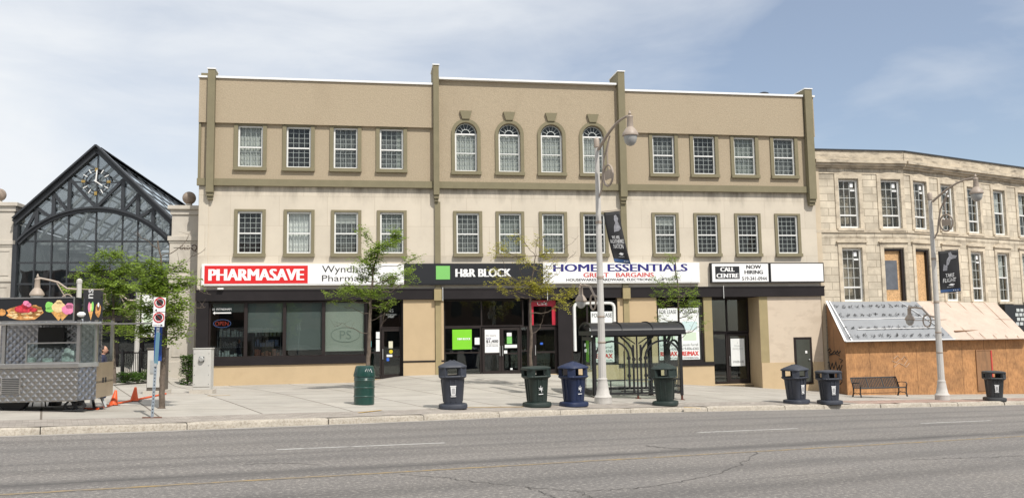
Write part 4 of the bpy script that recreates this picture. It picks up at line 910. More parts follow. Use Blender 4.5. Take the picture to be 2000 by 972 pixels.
def roof_pt(s, t): return lerp(lerp(e0, e1, s), lerp(rl, rm, s), t)+up_n
tr_.bar(roof_pt(0, 0), roof_pt(0, 1), .10, .03); tr_.bar(roof_pt(.06, .0), roof_pt(.03, 1), .05, .03)
tr_.bar(roof_pt(0, .0), roof_pt(1, 0), .06, .05).bar(roof_pt(.06, .52), roof_pt(.93, .56), .04, .03).bar(roof_pt(.16, .28), roof_pt(.98, .30), .09, .04).bar(roof_pt(.96, .3), roof_pt(.80, 1.), .06, .03)
tr_.build('roof_batten', m_signw, hr)
t2 = MB(); q2 = lambda s, t: lerp(lerp(e2, e3, s), lerp(rm, rr, s), t)+up_n
t2.bar(q2(.02, .2), q2(.72, .22), .08, .04); t2.build('roof_batten', m_ply_old, hr)
rc = random.Random(5)
for row in (.10, .30, .62, .84):
    for k in range(13):
        s = .06+k*.072+(.02 if row > .5 else 0); mk = MB(); base_ = roof_pt(s, row)+Vector((0, -.02, .02)); ax = (e1-e0).normalized(); ay = (rl-e0).normalized()
        for j in range(9):
            a = rc.uniform(-.11, .06); b = rc.uniform(-.10, .10); l = rc.uniform(.06, .13); t = rc.choice((0, .8, 1.57, 2.4))
            p = base_+ax*a+ay*b; mk.bar(p, p+ax*l*math.cos(t)+ay*l*math.sin(t), .022, .004)
        for j in range(2):
            p = base_+ax*(.25+.03*j)+ay*(.02*j-.04); mk.bar(p, p+ax*.04+ay*.06, .008, .004)
        mk.build('printed_mark', m_ink, hr)
rs = MB()
for k in range(1, 6):
    rs.bar(q2(k/6, 0), q2(k/6, 1), .015, .01)
rs.bar(q2(0, .5), q2(1, .5), .015, .01); rs.build('sheet_joint', m_ply_old, hr)
# spray marks on the boards
def squig(px_pts, name, m, r=.012, label=None):
    pass
gz = MB()
for stroke in ([(1617, 684), (1621, 680), (1624, 684), (1619, 688), (1624, 691), (1629, 686)], [(1630, 684), (1633, 690), (1636, 684), (1638, 690), (1642, 685)], [(1620, 693), (1632, 690), (1640, 694)],
               [(1617, 726), (1617, 708), (1620, 706), (1622, 722), (1626, 708), (1629, 720), (1633, 706), (1636, 722), (1640, 712), (1641, 725), (1645, 712)],
               [(1640, 730), (1638, 745), (1641, 750), (1645, 745), (1644, 728)], [(1640, 700), (1646, 703), (1642, 708)]):
    n_side = Vector((wl.x, wl.y, 0)); 
    pts = []
    for (px, py) in stroke:
        d = ray(px, py); A0 = Vector((hp0.x, hp0.y)); B0 = wall_l.xy; e = B0-A0; nx, ny = -e.y, e.x
        k = (nx*A0.x+ny*A0.y)/(nx*d[0]+ny*d[1]); pts.append(loc @ Vector((d[0]*k, d[1]*k, d[2]*k+EYE))+Vector((-.02, -.01, 0)))
    gz.tube(pts, .022, 5)
gz.build('graffiti', m_ink, hr)
gw = MB()
for stroke in ([(1745, 700), (1752, 694), (1758, 700), (1750, 708), (1742, 704)], [(1760, 702), (1766, 695), (1772, 702), (1766, 712)], [(1746, 716), (1756, 708), (1770, 716), (1776, 708)]):
    gw.tube([Vector((HP.uz(*p)[0], -.01, HP.uz(*p)[1]-hp0.z)) for p in stroke], .010, 4)
gw.build('graffiti', m_pinkply, hr)
r, T = facade_root('black_shopfront', 0, 0, 'black awning end with white brick print right of the lean-to roof', 'awning') if False else (None, None)
sx_, sy_ = PB.xy(PB.uz(1975, 620, .2)[0], .2); bsf = empty('black_shopfront', (sx_, sy_, 1.0), PB.yaw); tag(bsf, 'black shop fascia with a painted white brick pattern right of the lean-to roof', 'shopfront')
MB().box(-.75, 6, -.15, .15, -.9, 1.85).build('fascia', m_signblack, bsf)
bb = MB()
for rr_ in range(4):
    for kk in range(3): bb.box(.12+kk*.36+(rr_ % 2)*.12, .12+kk*.36+.28+(rr_ % 2)*.12, -.17, -.15, .75+rr_*.24, .75+rr_*.24+.17)
bb.build('painted_bricks', m_grille, bsf, bevel=.03)
# ------------------------------------------------------------------ litter bins
def plastic(name, col): return mat(name, col, .55, .15, 5, .15, 30, dirt=.3, dirtcol=(.09, .09, .09), dscale=(3, 3, 1.5), dr=(.5, .8))
pl = {'slate': plastic('slate_plastic', (.035, .040, .055)), 'green': plastic('dark_green_plastic', (.014, .026, .022)), 'blue': plastic('navy_plastic', (.010, .020, .062)), 'grey': plastic('dark_grey_plastic', (.035, .037, .040))}
def rsq(r, z, n=28, e=5): return (r, z)
def make_bin(colour, dome, label, decal):
    m = pl[colour]; root = empty('litter_bin'); tag(root, label, 'litter bin', 'plastic litter bins along the kerb')
    MB().lathe([(.36, 0), (.385, .02), (.39, .09), (.375, .13), (.30, .145)], 32, sq=[3, 3, 3, 3, 4]).build('base_skirt', m, root, smooth=True)
    body = MB().lathe([(.245, .14), (.255, .2), (.30, .80), (.325, .84)], 32, sq=4.5)
    body.build('body', m, root, smooth=True)
    rb = MB()
    for k in range(4):
        for o in (-.07, .07):
            a = k*math.pi/2; c, s_ = math.cos(a), math.sin(a)
            def P(d, w, z): return (d*c-w*s_, d*s_+w*c, z)
            rb.bar(P(.252, o, .2), P(.306, o, .80), .03, .03)
    rb.build('rib', m, root)
    h = MB().lathe([(.30, .80), (.365, .85), (.375, .865), (.365, .90), (.335, .90), (.335, .86), (.28, .84)], 32, sq=4.5)
    for k in range(4):
        a = math.pi/4+k*math.pi/2; r = .395
        c = (r*math.cos(a), r*math.sin(a)); q = .085
        T = Matrix.Translation((c[0], c[1], 0)) @ Matrix.Rotation(a, 4, 'Z'); hh = MB(T).box(-.085, .02, -q*1.35, q*1.35, .86, 1.12); o_ = len(h.v); h.v += hh.v; h.f += [tuple(i+o_ for i in f) for f in hh.f]
    h.build('hood', m, root, bevel=.012)
    MB().lathe([(.29, .82), (.29, .86)], 24, sq=4).build('liner', m_dark, root)
    if dome: pr = [(.365, 1.10), (.385, 1.12), (.38, 1.15), (.30, 1.20), (.16, 1.265), (.05, 1.295)]
    else: pr = [(.365, 1.06), (.38, 1.08), (.375, 1.12), (.33, 1.145), (.15, 1.16)]
    lid = MB().lathe(pr, 32, sq=[4.5, 4.5, 4.5, 4, 3, 2]).build('lid', m, root, smooth=True, ang=50)
    if dome:
        rg = MB()
        for k in range(4): a = math.pi/4+k*math.pi/2; rg.bar((.42*math.cos(a), .42*math.sin(a), 1.14), (.05*math.cos(a), .05*math.sin(a), 1.30), .05, .03)
        rg.build('lid_ridge', m, lid)
    if decal:
        d = MB()
        if decal == 'bin':
            T = lambda x, z: (x, -.288-.06*(z-.4)*.6-.01, z)
            d.quad(T(-.055, .38), T(.055, .38), T(.07, .60), T(-.07, .60)); d.quad(T(-.085, .61), T(.085, .61), T(.08, .635), T(-.08, .635)); d.quad(T(-.07, .34), T(.07, .34), T(.07, .36), T(-.07, .36))
            dm = d.build('decal', m_signw, root)
            e = MB(); T2 = lambda x, z: (x, -.292-.06*(z-.4)*.6-.01, z)
            for x in (-.03, 0, .03): e.quad(T2(x-.006, .41), T2(x+.006, .41), T2(x+.007, .57), T2(x-.007, .57))
            e.build('decal_bars', m, dm)
        else:
            T = lambda x, z: (x, -.298-.06*(z-.4)*.6-.01, z)
            for a, l in ((90, .10), (35, .08), (145, .08), (200, .06), (-20, .07), (-70, .09)):
                ca, sa = math.cos(R(a)), math.sin(R(a)); x, z = l*ca, l*sa; w = .013
                d.quad(T(-w*sa, .52+w*ca), T(w*sa, .52-w*ca), T(x+w*sa*.4, .52+z-w*ca*.4), T(x-w*sa*.4, .52+z+w*ca*.4))
            d.quad(T(-.07, .37), T(.07, .37), T(.07, .39), T(-.07, .39)); d.build('decal', m_signw, root)
    return root
_tl = random.Random(4)
def place(root, px, py, r=.38, rz=0., sc=1., tilt=0.):
    tilt = _tl.uniform(-.025, .025)
    p = G(px, py); v = Vector((p.x, p.y)).normalized(); x, y = p.x+v.x*r, p.y+v.y*r
    root.location = (x, y, walk_z(x, y)); root.rotation_euler = (0, tilt, rz); root.scale = (sc, sc, sc); return root
view_rz = lambda px: -math.atan((px-1000)/F_PX)
place(make_bin('slate', True, 'slate grey domed bin with white bin symbol, first from the left', 'bin'), 885, 800, rz=view_rz(885)+R(3), sc=1.0)
place(make_bin('green', False, 'dark green flat lidded bin with white sprout symbol', 'leaf'), 1049, 796, rz=view_rz(1049)+R(24))
place(make_bin('blue', True, 'navy blue domed bin left of the bus shelter', 'leaf'), 1121, 795, rz=view_rz(1121)+R(38))
place(make_bin('green', True, 'dark green domed bin in front of the bus shelter', None), 1300, 793, rz=view_rz(1300)-R(10))
place(make_bin('slate', True, 'slate domed bin nearest the call centre entrance, left of its flat lidded neighbour', 'bin'), 1556, 789, rz=view_rz(1556)+R(50))
place(make_bin('slate', False, 'slate flat lidded bin between a domed bin and the bench', 'bin'), 1621, 790, rz=view_rz(1621)+R(30), sc=.98)
place(make_bin('grey', False, 'grey flat lidded bin beyond the right lamp post', 'bin'), 1943, 783, rz=view_rz(1943)+R(18))
# ribbed steel drum bin
m_gdrum = mat('green_enamel', (.007, .045, .036), .3, .1, 3, coat=.3)
drum = empty('drum_bin'); tag(drum, 'glossy green ribbed steel drum bin with sloping hood below a tree', 'litter bin')
pr = [(.27, 0), (.285, .02)]
for k in range(5): z = .10+k*.0; 
pr += [(.285, .22), (.30, .24), (.285, .26), (.285, .46), (.30, .48), (.285, .50), (.285, .66), (.298, .68), (.285, .70), (.298, .72), (.285, .74), (.285, .80)]
MB().lathe(pr, 32).build('drum', m_gdrum, drum, smooth=True)
hd = MB().lathe([(.305, .78), (.31, .82), (.25, 1.06), (.22, 1.08)], 32).build('hood', m_gdrum, drum, smooth=True)
MB().add([(-.25, -.19, .84), (-.08, -.285, .84), (-.06, -.235, 1.03), (-.19, -.165, 1.03)], [(0, 1, 2, 3)]).build('opening', m_dark, hd)
gr_ = MB().tube([(.02, -.285, .93), (.05, -.27, 1.0), (.08, -.28, .92), (.10, -.26, 1.0), (.13, -.265, .93), (.16, -.23, 1.0), (.2, -.235, .9)], .008, 4); gr_.build('scribble', m_signw, hd)
place(drum, 711, 791, r=.28, rz=view_rz(711))

# ------------------------------------------------------------------ lamp posts
m_conc_post = mat('grey_concrete_post', (.50, .48, .45), .8, .08, 3, .3, 60, dirt=.3, dirtcol=(.26, .23, .2), dscale=(4, 4, 1.2), dr=(.5, .75))
m_lampmetal = mat('beige_lamp_metal', (.33, .27, .22), .5, .12, 3)
m_globe = mat('frosted_lamp_glass', (.34, .34, .33), .25, .12, 5)
def luminaire(root, c, s=1.):
    M_ = Matrix.Translation(c) @ Matrix.Scale(s, 4)
    a = MB(M_).lathe([(.012, .18), (.03, .12), (.05, .08), (.03, .03), (.09, 0), (.10, -.03), (.085, -.06), (.10, -.34), (.14, -.38), (.22, -.50), (.24, -.54), (.245, -.60), (.20, -.62)], 20); a.build('lamp_hood', m_lampmetal, root, smooth=True)
    MB(M_).lathe([(.205, -.61), (.20, -.68), (.17, -.80), (.10, -.88), (.03, -.91)], 20).build('lamp_glass', m_globe, root, smooth=True)
def make_lamp(h_top, label):
    root = empty('street_lamp'); tag(root, label, 'street lamp', 'tall two-armed street lamps on the pavement')
    b = MB().lathe([(.265, 0), (.27, .05), (.265, .16), (.275, .20), (.235, .25), (.215, .27), (.175, .5), (.16, .62), (.145, .72), (.155, .75), (.13, .78)], 20).build('base', m_conc_post, root, smooth=True)
    MB().lathe([(.125, .78), (.105, 3.), (.07, h_top-.25)], 24, flute=.05).build('post', m_conc_post, root, smooth=True, ang=20)
    MB().lathe([(.075, h_top-.28), (.09, h_top-.26), (.09, h_top-.03), (.07, h_top+.02), (.03, h_top+.05)], 16).build('post_cap', m_lampmetal, root, smooth=True)
    for z in (1.85, 2.65): r = .125-.008*z+.01; MB().lathe([(r, z), (r+.006, z+.01), (r+.006, z+.05), (r, z+.06)], 20).build('clamp', m_lampmetal, root, smooth=True)
    for z in (3.85, 5.6): r = .095 if z < 4 else .085; MB().lathe([(r, z), (r+.012, z+.01), (r+.012, z+.09), (r, z+.1)], 20).build('clamp', m_lampmetal, root, smooth=True)
    # main arm over the road: local +X
    A_ = []
    for i in range(13):
        t = i/12; A_.append((.1+1.8*t, 0, h_top-.35+.68*math.sin(t*math.pi*.56)))
    arm = MB().tube(A_, [.05-.015*i/12 for i in range(13)], 8)
    arm.tube([(.1, 0, h_top-1.85), (.24, 0, h_top-1.60), (.30, 0, h_top-1.2), (.42, 0, h_top-.7), (.78, 0, h_top-.05)], .03, 6)
    arm.build('arm', m_lampmetal, root, smooth=True)
    ring_ = MB().tube([(.62+.27*math.cos(t*math.pi/10), 0, h_top-1.28+.33*math.sin(t*math.pi/10)) for t in range(20)], .035, 6, True)
    ring_.tube([(.62, 0, h_top-.95), (.60, 0, h_top-.55), (.74, 0, h_top-.12)], .025, 6)
    rr = ring_.build('scroll_ring', m_lampmetal, root, smooth=True)
    MB().prism([(.45, h_top-1.40), (.79, h_top-1.40), (.81, h_top-1.18), (.74, h_top-1.10), (.68, h_top-1.16), (.62, h_top-1.02), (.56, h_top-1.16), (.50, h_top-1.10), (.43, h_top-1.18)], -.012, .012).build('crown_emblem', m_lampmetal, rr)
    luminaire(root, (1.9, 0, h_top+.30), 1.)
    # low arm over the pavement: local -X
    z0 = 3.30
    arm = MB().tube([(-.1, 0, z0+.0), (-.35, 0, z0+.05), (-.62, 0, z0+.36), (-.95, 0, z0+.42), (-1.2, 0, z0+.40)], .035, 8)
    arm.bar((-.1, 0, z0-.12), (-1.05, 0, z0-.12), .03); arm.build('low_arm', m_lampmetal, root, smooth=True)
    MB().tube([(-.45+.17*math.cos(t*math.pi/8), 0, z0-.15+.24*math.sin(t*math.pi/8)) for t in range(16)], .03, 6, True).build('scroll_ring', m_lampmetal, root, smooth=True)
    luminaire(root, (-1.2, 0, z0+.38), .78)
    return root
lp1 = G(1178, 789); lp1 += Vector((lp1.x, lp1.y, 0)).normalized()*.33; lp1.z = walk_z(lp1.x, lp1.y)
def top_z(px, py, p): d = ray(px, py); return d[2]*(p.y/d[1])+EYE-p.z
h1 = top_z(1171, 272, lp1); print('lamp 1', lp1, h1)
lamp = make_lamp(h1, 'tall grey lamp post in front of the bus shelter'); lamp.location = lp1; ARM = math.atan2(-.90, .44); lamp.rotation_euler = (0, 0, ARM)
lp2 = G(1841, 781); lp2 += Vector((lp2.x, lp2.y, 0)).normalized()*.33; lp2.z = walk_z(lp2.x, lp2.y); print('lamp 2', lp2, top_z(1818, 378, lp2))
lamp2 = copy_tree(lamp); lamp2.location = lp2; lamp2.rotation_euler = (0, 0, ARM+R(3)); lamp2['label'] = 'tall grey lamp post in front of the plywood hoarding'; lamp2.scale = (1, 1, top_z(1818, 378, lp2)/h1)
# banners on the posts
def banner(base, z0, z1, w, sway, label, lines, rz):
    r = empty('street_banner', (base.x, base.y, base.z+z0), rz); tag(r, label, 'banner', 'black vertical banners hung from the lamp posts')
    h = z1-z0; mb = MB(); nI, nJ = 8, 14; vs = []
    def P(u, v):  # u across, v height fraction
        return (.17+w*u+sway*(1-v)**1.4, -.0+.05*math.sin(v*5+u*3)*(1-v)-.18*(1-v)*sway*u, h*v-.12*u*(1-v)*sway/.3+.05*u)
    for j in range(nJ+1):
        for i in range(nI+1): vs.append(P(i/nI, j/nJ))
    fs = [(j*(nI+1)+i, j*(nI+1)+i+1, (j+1)*(nI+1)+i+1, (j+1)*(nI+1)+i) for j in range(nJ) for i in range(nI)]
    mb.add(vs, fs); c = mb.build('cloth', mat('banner_black', (.012, .012, .014), .7, .2, 3), r, smooth=True)
    sol = c.modifiers.new('thick', 'SOLIDIFY'); sol.thickness = .006
    vs = []; vs = [P(i/nI, v) for v in (.01, .075) for i in range(nI+1)]
    bl = MB().add([(x, y-.008, z) for x, y, z in vs], [(i, i+1, nI+2+i, nI+1+i) for i in range(nI)]); bl.build('blue_hem', mat('banner_blue', (.02, .06, .16), .7, .1, 3), r)
    MB().bar((.1, 0, h+.03), (.2+w, 0, h+.08), .025).build('bracket', m_lampmetal, r)
    if sway < .05: MB().bar((.1, 0, -.02), (.2+w, 0, -.0), .025).build('bracket', m_lampmetal, r)
    def warp(mb):
        mb.v = [(lambda q: (q[0], q[1]-.012, q[2]))(P(v[0], v[2])) for v in mb.v]; return mb
    for (t, u0, u1, v0, v1) in lines: warp(text_mb(t, u0, u1, v0, v1, 0, .02, shear=.15)).build('lettering', m_signw, r)
    ph = MB(); m_fig = mat('banner_figure_grey', (.22, .22, .24), .7, .5, 9)
    if sway > .05: shp = [[(.45, .60), (.75, .62), (.92, .66), (.86, .74), (.80, .80), (.86, .86), (.74, .93), (.62, .92), (.58, .84), (.62, .78), (.50, .70)]]
    else: shp = [[(.35, .62), (.48, .66), (.60, .78), (.85, .80), (.92, .86), (.70, .88), (.62, .96), (.50, .94), (.52, .86), (.40, .78)], [(.18, .52), (.38, .52), (.42, .62), (.24, .68)]]
    for s_ in shp: ph.add([(u, 0, v) for u, v in s_], [tuple(range(len(s_)))])
    warp(ph).build('printed_figure', m_fig, r)
    lg = MB().add([(.42, 0, .175), (.55, 0, .205), (.74, 0, .19), (.64, 0, .165), (.70, 0, .15), (.55, 0, .155)], [(0, 1, 2, 3), (0, 3, 4, 5)]); warp(lg).build('emblem', m_signw, r)
    dt = MB()
    for u in (.66, .76, .86): dt.add([(u+.028*math.cos(k), 0, .042+.011*math.sin(k)) for k in (0, 1.05, 2.1, 3.14, 4.2, 5.2)], [tuple(range(6))])
    warp(dt).build('round_icons', m_signw, r)
    return r
b1t, b1b = top_z(1190, 415, lp1), top_z(1190, 512, lp1)
banner(lp1, b1b, b1t, .50, .30, 'wind-blown black banner with white slogan on the lamp post by the shelter', [('WE ARE', .25, .72, .47, .53), ('NIGHTHAWKS', .10, .92, .38, .46), ('NATION', .22, .82, .28, .37), ('NIGHTHAWKS', .38, .72, .115, .135)], view_rz(1178)+R(4))
b2t, b2b = top_z(1840, 491, lp2), top_z(1840, 572, lp2)
banner(lp2, b2b, b2t, .72, .0, 'flat black banner with a jumping figure on the right lamp post', [('TAKE', .30, .72, .36, .45), ('FLIGHT', .16, .80, .24, .34), ('NIGHTHAWKS', .34, .68, .115, .135)], view_rz(1841)+R(12))
# smaller lamps by the arcade
def small_lamp(px, base_py, top_py, side, label, depth=None):
    if depth: q = at_depth(px, 700, depth); x, y = q.x, q.y; p = Vector((x, y, walk_z(x, y)))
    else: p = G(px, base_py)
    h = top_z(px, top_py, p); r = empty('pedestrian_lamp', tuple(p), view_rz(px)); tag(r, label, 'lamp', 'small lamps near the arcade')
    MB().lathe([(.24, 0), (.24, .12), (.15, .35), (.13, .5), (.10, .6)], 12).build('base', m_conc_post, r, smooth=True)
    MB().lathe([(.11, .5), (.085, h-.15), (.10, h-.12), (.10, h-.02), (.04, h+.04)], 16, flute=.05).build('post', m_conc_post, r, smooth=True, ang=20)
    s = side
    MB().tube([(s*.08, 0, h-.35), (s*.4, 0, h-.33), (s*.7, 0, h-.1), (s*1.0, 0, h-.02), (s*1.35, 0, h+.05)], .035, 8).tube([(s*.1, 0, h-.95), (s*.35, 0, h-.8), (s*.5, 0, h-.55), (s*.75, 0, h-.1)], .022, 6).build('arm', m_lampmetal, r, smooth=True)
    sr = MB().tube([(s*(.38+.2*math.cos(t*math.pi/8)), 0, h-.8+.26*math.sin(t*math.pi/8)) for t in range(16)], .022, 6, True).build('scroll_ring', m_lampmetal, r, smooth=True)
    MB().prism([(s*.2, h-.95), (s*.56, h-.95), (s*.58, h-.72), (s*.48, h-.80), (s*.38, h-.66), (s*.28, h-.8), (s*.18, h-.72)], -.01, .01).build('crown_emblem', m_lampmetal, sr)
    luminaire(r, (s*1.35, 0, h+.02), 1.0); return r, p, h
r1, q1, hh1 = small_lamp(150, 0, 546, -1, 'beige lamp head and post top showing above the food cart', depth=31)
r2, q2_, hh2 = small_lamp(266, 727, 571, -1, 'grey fluted lamp post half hidden by leaves near the arcade fence')
r = empty('street_banner', (q2_.x, q2_.y, q2_.z+1.55), view_rz(280)); tag(r, 'white vertical banner on the lamp post behind the no stopping signs', 'banner')
bh = top_z(285, 575, q2_)-1.75+.2
MB().box(.15, .74, -.01, .01, 0, bh).build('cloth', m_signw, r); MB().box(.24, .66, -.016, -.011, .15, bh*.55).build('print', m_palegreen, r); MB().bar((.08, 0, bh+.03), (.76, 0, bh+.03), .03).bar((.08, 0, -.03), (.76, 0, -.03), .03).build('bracket', m_lampmetal, r)
r = empty('street_banner', (q1.x, q1.y, q1.z+hh1-2.1), view_rz(160)); tag(r, 'black banner with white vertical letters on the lamp behind the cart', 'banner')
MB().box(.14, .80, -.01, .01, 0, 1.72).build('cloth', bpy.data.materials['banner_black'], r); MB().bar((.08, 0, 1.75), (.82, 0, 1.75), .03).build('bracket', m_lampmetal, r)
tt = text_mb('ians', 0, .62, 0, .22, 0, .03); tt.v = [(.47-v[2], -.018, 1.14+v[0]) for v in tt.v]; tt.v = [(.80-(v[0]-.14)-.14 if False else v[0], v[1], v[2]) for v in tt.v]
tt.build('lettering', m_signw, r)

# ------------------------------------------------------------------ bus shelter
m_shel = mat('black_powder_coat', (.011, .011, .013), .5, .15, 4)
pA, pB_ = G(1163, 776), G(1332, 783)
pB_ = pA+(pB_-pA)
sh_yaw = R(7); W = 0
d2 = Vector((math.cos(sh_yaw), math.sin(sh_yaw)))
SP = Plane(pA.x, pA.y, sh_yaw); W = SP.uz(1331, 740)[0]; zb_ = pA.z
sh = empty('bus_shelter', (pA.x, pA.y, pA.z), sh_yaw); tag(sh, 'black arched roof bus shelter with curved ironwork panels and glass', 'bus shelter')
ZEv = SP.uz(1300, 651)[1]-zb_; ZRg = ZEv+.40; D = 1.75
print('shelter', pA, W, ZEv, ZRg)
fz = 0.10
for (x, y) in ((0, 0), (W, 0), (W/2-.03, 0), (0, D), (W, D), (W*.80, D*.95)):
    wx = pA.x+x*math.cos(sh_yaw)-y*math.sin(sh_yaw); wy = pA.y+x*math.sin(sh_yaw)+y*math.cos(sh_yaw); g = walk_z(wx, wy)-pA.z
    t = .09 if (x, y) in ((0, 0), (W, 0), (0, D), (W, D)) else (.045 if y == 0 else .14)
    MB().box(x-t/2, x+t/2, y-t/2, y+t/2, .02 if y == 0 and x != W/2-.03 else g, ZEv+.02).build('post', m_shel, sh)
    ft = MB().box(x-.03, x+.03, y-.03, y+.03, g, .03).box(x-.08, x+.08, y-.08, y+.08, g-.01, g+.012).build('foot', mat('rusty_foot', (.10, .03, .018), .8, .2, 6) if 'rusty_foot' not in bpy.data.materials else bpy.data.materials['rusty_foot'], sh)
rf = MB(); Kc = 14; pts = []
for i in range(Kc+1):
    a = math.pi*i/Kc; pts.append((D/2-.02-(D/2+.16)*math.cos(a), ZEv+.10+(ZRg-ZEv-.10)*math.sin(a)))
outer = pts; inner = [(y, z-.03) for y, z in pts[::-1]]
rf.prism(outer+inner, -.13, W+.13, 'x')
rfo = rf.build('roof', m_shel, sh, smooth=True, ang=30)
rbs = MB()
for x in (-.12, W/3-.05, W*2/3+.02, W+.11):
    for p, q in zip(pts, pts[1:]): rbs.bar((x, p[0], p[1]+.008), (x, q[0], q[1]+.008), .05, .03, up=(1, 0, 0))
rbs.build('roof_rib', m_shel, rfo)
MB().box(-.14, W+.14, -.20, -.13, ZEv-.03, ZEv+.13).box(-.14, W+.14, D+.10, D+.16, ZEv-.03, ZEv+.13).box(-.14, -.08, -.13, D+.1, ZEv-.03, ZEv+.12).box(W+.08, W+.14, -.13, D+.1, ZEv-.03, ZEv+.12).build('eave_beam', m_shel, sh)
MB().prism([(y, z) for y, z in pts[1:-1]]+[(D+.1, ZEv+.1), (-.12, ZEv+.1)], -.06, -.05, 'x').build('gable_glass', m_clear, sh)
def iron_panel(x0, x1, y, name='iron_panel', mirror=False):
    mb = MB(); w = x1-x0; zt_ = ZEv-.06; X = (lambda u: x1-u*w) if mirror else (lambda u: x0+u*w); t = .058
    def ln(a, b, tt=t): mb.bar((X(a[0]), y, a[1]), (X(b[0]), y, b[1]), tt, tt)
    def pl_(P, tt=t):
        for a, b in zip(P, P[1:]): ln(a, b, tt)
    H_ = zt_
    pl_([(0, .12), (1, .12)]); pl_([(0, H_), (1, H_)])
    # big arch, its leg, second leg and the counter curve
    ar_ = [(.30+(-.30)*math.cos(math.pi*i/2/8)*1+.0, H_-.55+.45*math.sin(math.pi*i/2/8)) for i in range(9)]
    cx_, rx, rz_ = .40, .42, .55
    arc = [(cx_+rx*math.cos(math.pi*(8-i)/8) if False else cx_-rx*math.cos(math.pi*i/10), H_-.72+rz_*math.sin(math.pi*i/10)) for i in range(11)]
    arc = [(max(0, u), z) for u, z in arc]
    pl_([arc[0]]+arc[1:]+[(cx_+rx, .25)])
    if arc[0][0] > .0: pass
    pl_([(.66, H_-.42), (.66, .12)]) if False else None
    pl_([(.93, .12), (.93, H_-.30)]); pl_([(.70, .12), (.70, H_-.50)], .035)
    pl_([(.93, H_-.72), (.90, H_-.45), (.80, H_-.25), (.62, H_-.02)]); pl_([(.70, H_), (.98, H_-.26)], .035); pl_([(.5, H_), (.5, H_-.17)], .035)
    pl_([(.0, .55), (.70, .55)], .035); pl_([(.0, .32), (.70, .32)], .035); pl_([(.35, .12), (.35, .55)], .035); pl_([(.60, .20), (1, .20)], .035)
    o = mb.build(name, m_shel, sh)
    rn = MB()
    for u, z in ((.82, H_-.74), (.82, .66), (.93, .80), (.70, .86), (.93, H_-.9)): rn.lathe([(.065, -.03), (.065, .03), (.035, .031), (.035, -.031)], 14, (0, 0, 0)); 
    rn = MB()
    for u, z in ((.815, H_-.74), (.815, .70), (.94, H_-.78)):
        M_ = Matrix.Translation((X(u), y, z)) @ Matrix.Rotation(math.pi/2, 4, 'X'); q = MB(M_).tube([(.05*math.cos(k*math.pi/7), .05*math.sin(k*math.pi/7), 0) for k in range(14)], .018, 6, True); oo = len(rn.v); rn.v += q.v; rn.f += [tuple(i+oo for i in f) for f in q.f]
    rn.build('iron_ring', m_shel, o); return o
hw_ = W/2-.07
iron_panel(.05, W/2-.06, 0, mirror=False); iron_panel(W/2, W-.05, 0, mirror=True)
q = iron_panel(.0, D-.1, 0); q.matrix_local = Matrix.Translation((W, .05, 0)) @ Matrix.Rotation(math.pi/2, 4, 'Z')
for x0, x1 in ((.05, W/2-.06), (W/2, W-.05)): MB().box(x0, x1, .03, .036, .14, ZEv-.08).build('glass_panel', m_clear, sh)
for x0, x1 in ((.05, W/2-.03), (W/2+.03, W-.05)): MB().box(x0, x1, D-.01, D+.0, .25, ZEv-.08).build('glass_panel', m_clear, sh)
MB().box(.04, W-.04, D-.03, D+.02, .12, .2).build('back_rail', m_shel, sh)
# poster case forming the left end
cs = MB().box(-.07, .05, .05, .12, .06, ZEv-.08).box(-.07, .05, D-.14, D-.05, .06, ZEv-.08).box(-.07, .05, .12, D-.14, .06, .22).box(-.07, .05, .12, D-.14, ZEv-.2, ZEv-.08).build('poster_case', m_shel, sh)
MB().box(-.035, -.025, .12, D-.14, .22, ZEv-.2).build('glass_panel', m_clear, cs); MB().box(-.02, .0, .15, .6, .9, ZEv-.24).build('torn_poster', m_signw, cs)
MB().box(-.03, -.022, .75, 1.2, 1.15, 1.9).build('green_sheet', m_lime_green, cs)
sb = MB(); 
for k in range(6): sb.box(.2, W-.3, D-.55+k*.075, D-.50+k*.075, .46, .485)
for x in (.3, W-.45): sb.bar((x, D-.35, .46), (x, D-.35, .05), .05); 
sb.build('bench', m_alu, sh)

# ------------------------------------------------------------------ park bench
pb0, pb1 = G(1682, 776), G(1772, 776); bx = pb0.lerp(pb1, .5); BP = Plane(pb0.x, pb0.y, R(10)); BW = BP.uz(1771, 765)[0]
bench = empty('park_bench', (pb0.x, pb0.y, walk_z(pb0.x, pb0.y)), R(10)); tag(bench, 'black metal mesh park bench in front of the plywood hoarding', 'bench')
bzt = BP.uz(1700, 739)[1]-pb0.z; print('bench', BW, bzt)
bench.scale = (BW/1.62, 1, bzt/.86)
def lattice(x0, x1, P0, P1, n, m_, w=.026):
    mb = MB(); P0, P1 = Vector(P0), Vector(P1)
    for i in range(n+1): t = i/n; a = P0.lerp(P1, t); mb.bar((x0, a.y, a.z), (x1, a.y, a.z), w, w)
    k = int((x1-x0)/.055)
    for i in range(k+1): x = x0+(x1-x0)*i/k; mb.bar((x, P0.y, P0.z), (x, P1.y, P1.z), w*.8, w*.8)
    return mb
lattice(0, 1.62, (0, .05, .43), (0, .48, .40), 8, None).build('seat', m_shel, bench)
for a, b in ((0, .52), (.55, 1.07), (1.10, 1.62)): lattice(a, b, (0, .50, .42), (0, .66, .84), 9, None).build('backrest', m_shel, bench)
MB().tube([(0, .67, .86), (1.62, .67, .86)], .035, 8).tube([(0, .03, .42), (1.62, .03, .42)], .03, 8).tube([(0, .5, .41), (1.62, .5, .41)], .02, 8).tube([(.1, .3, .16), (1.52, .3, .16)], .012, 6).build('rail', m_shel, bench)
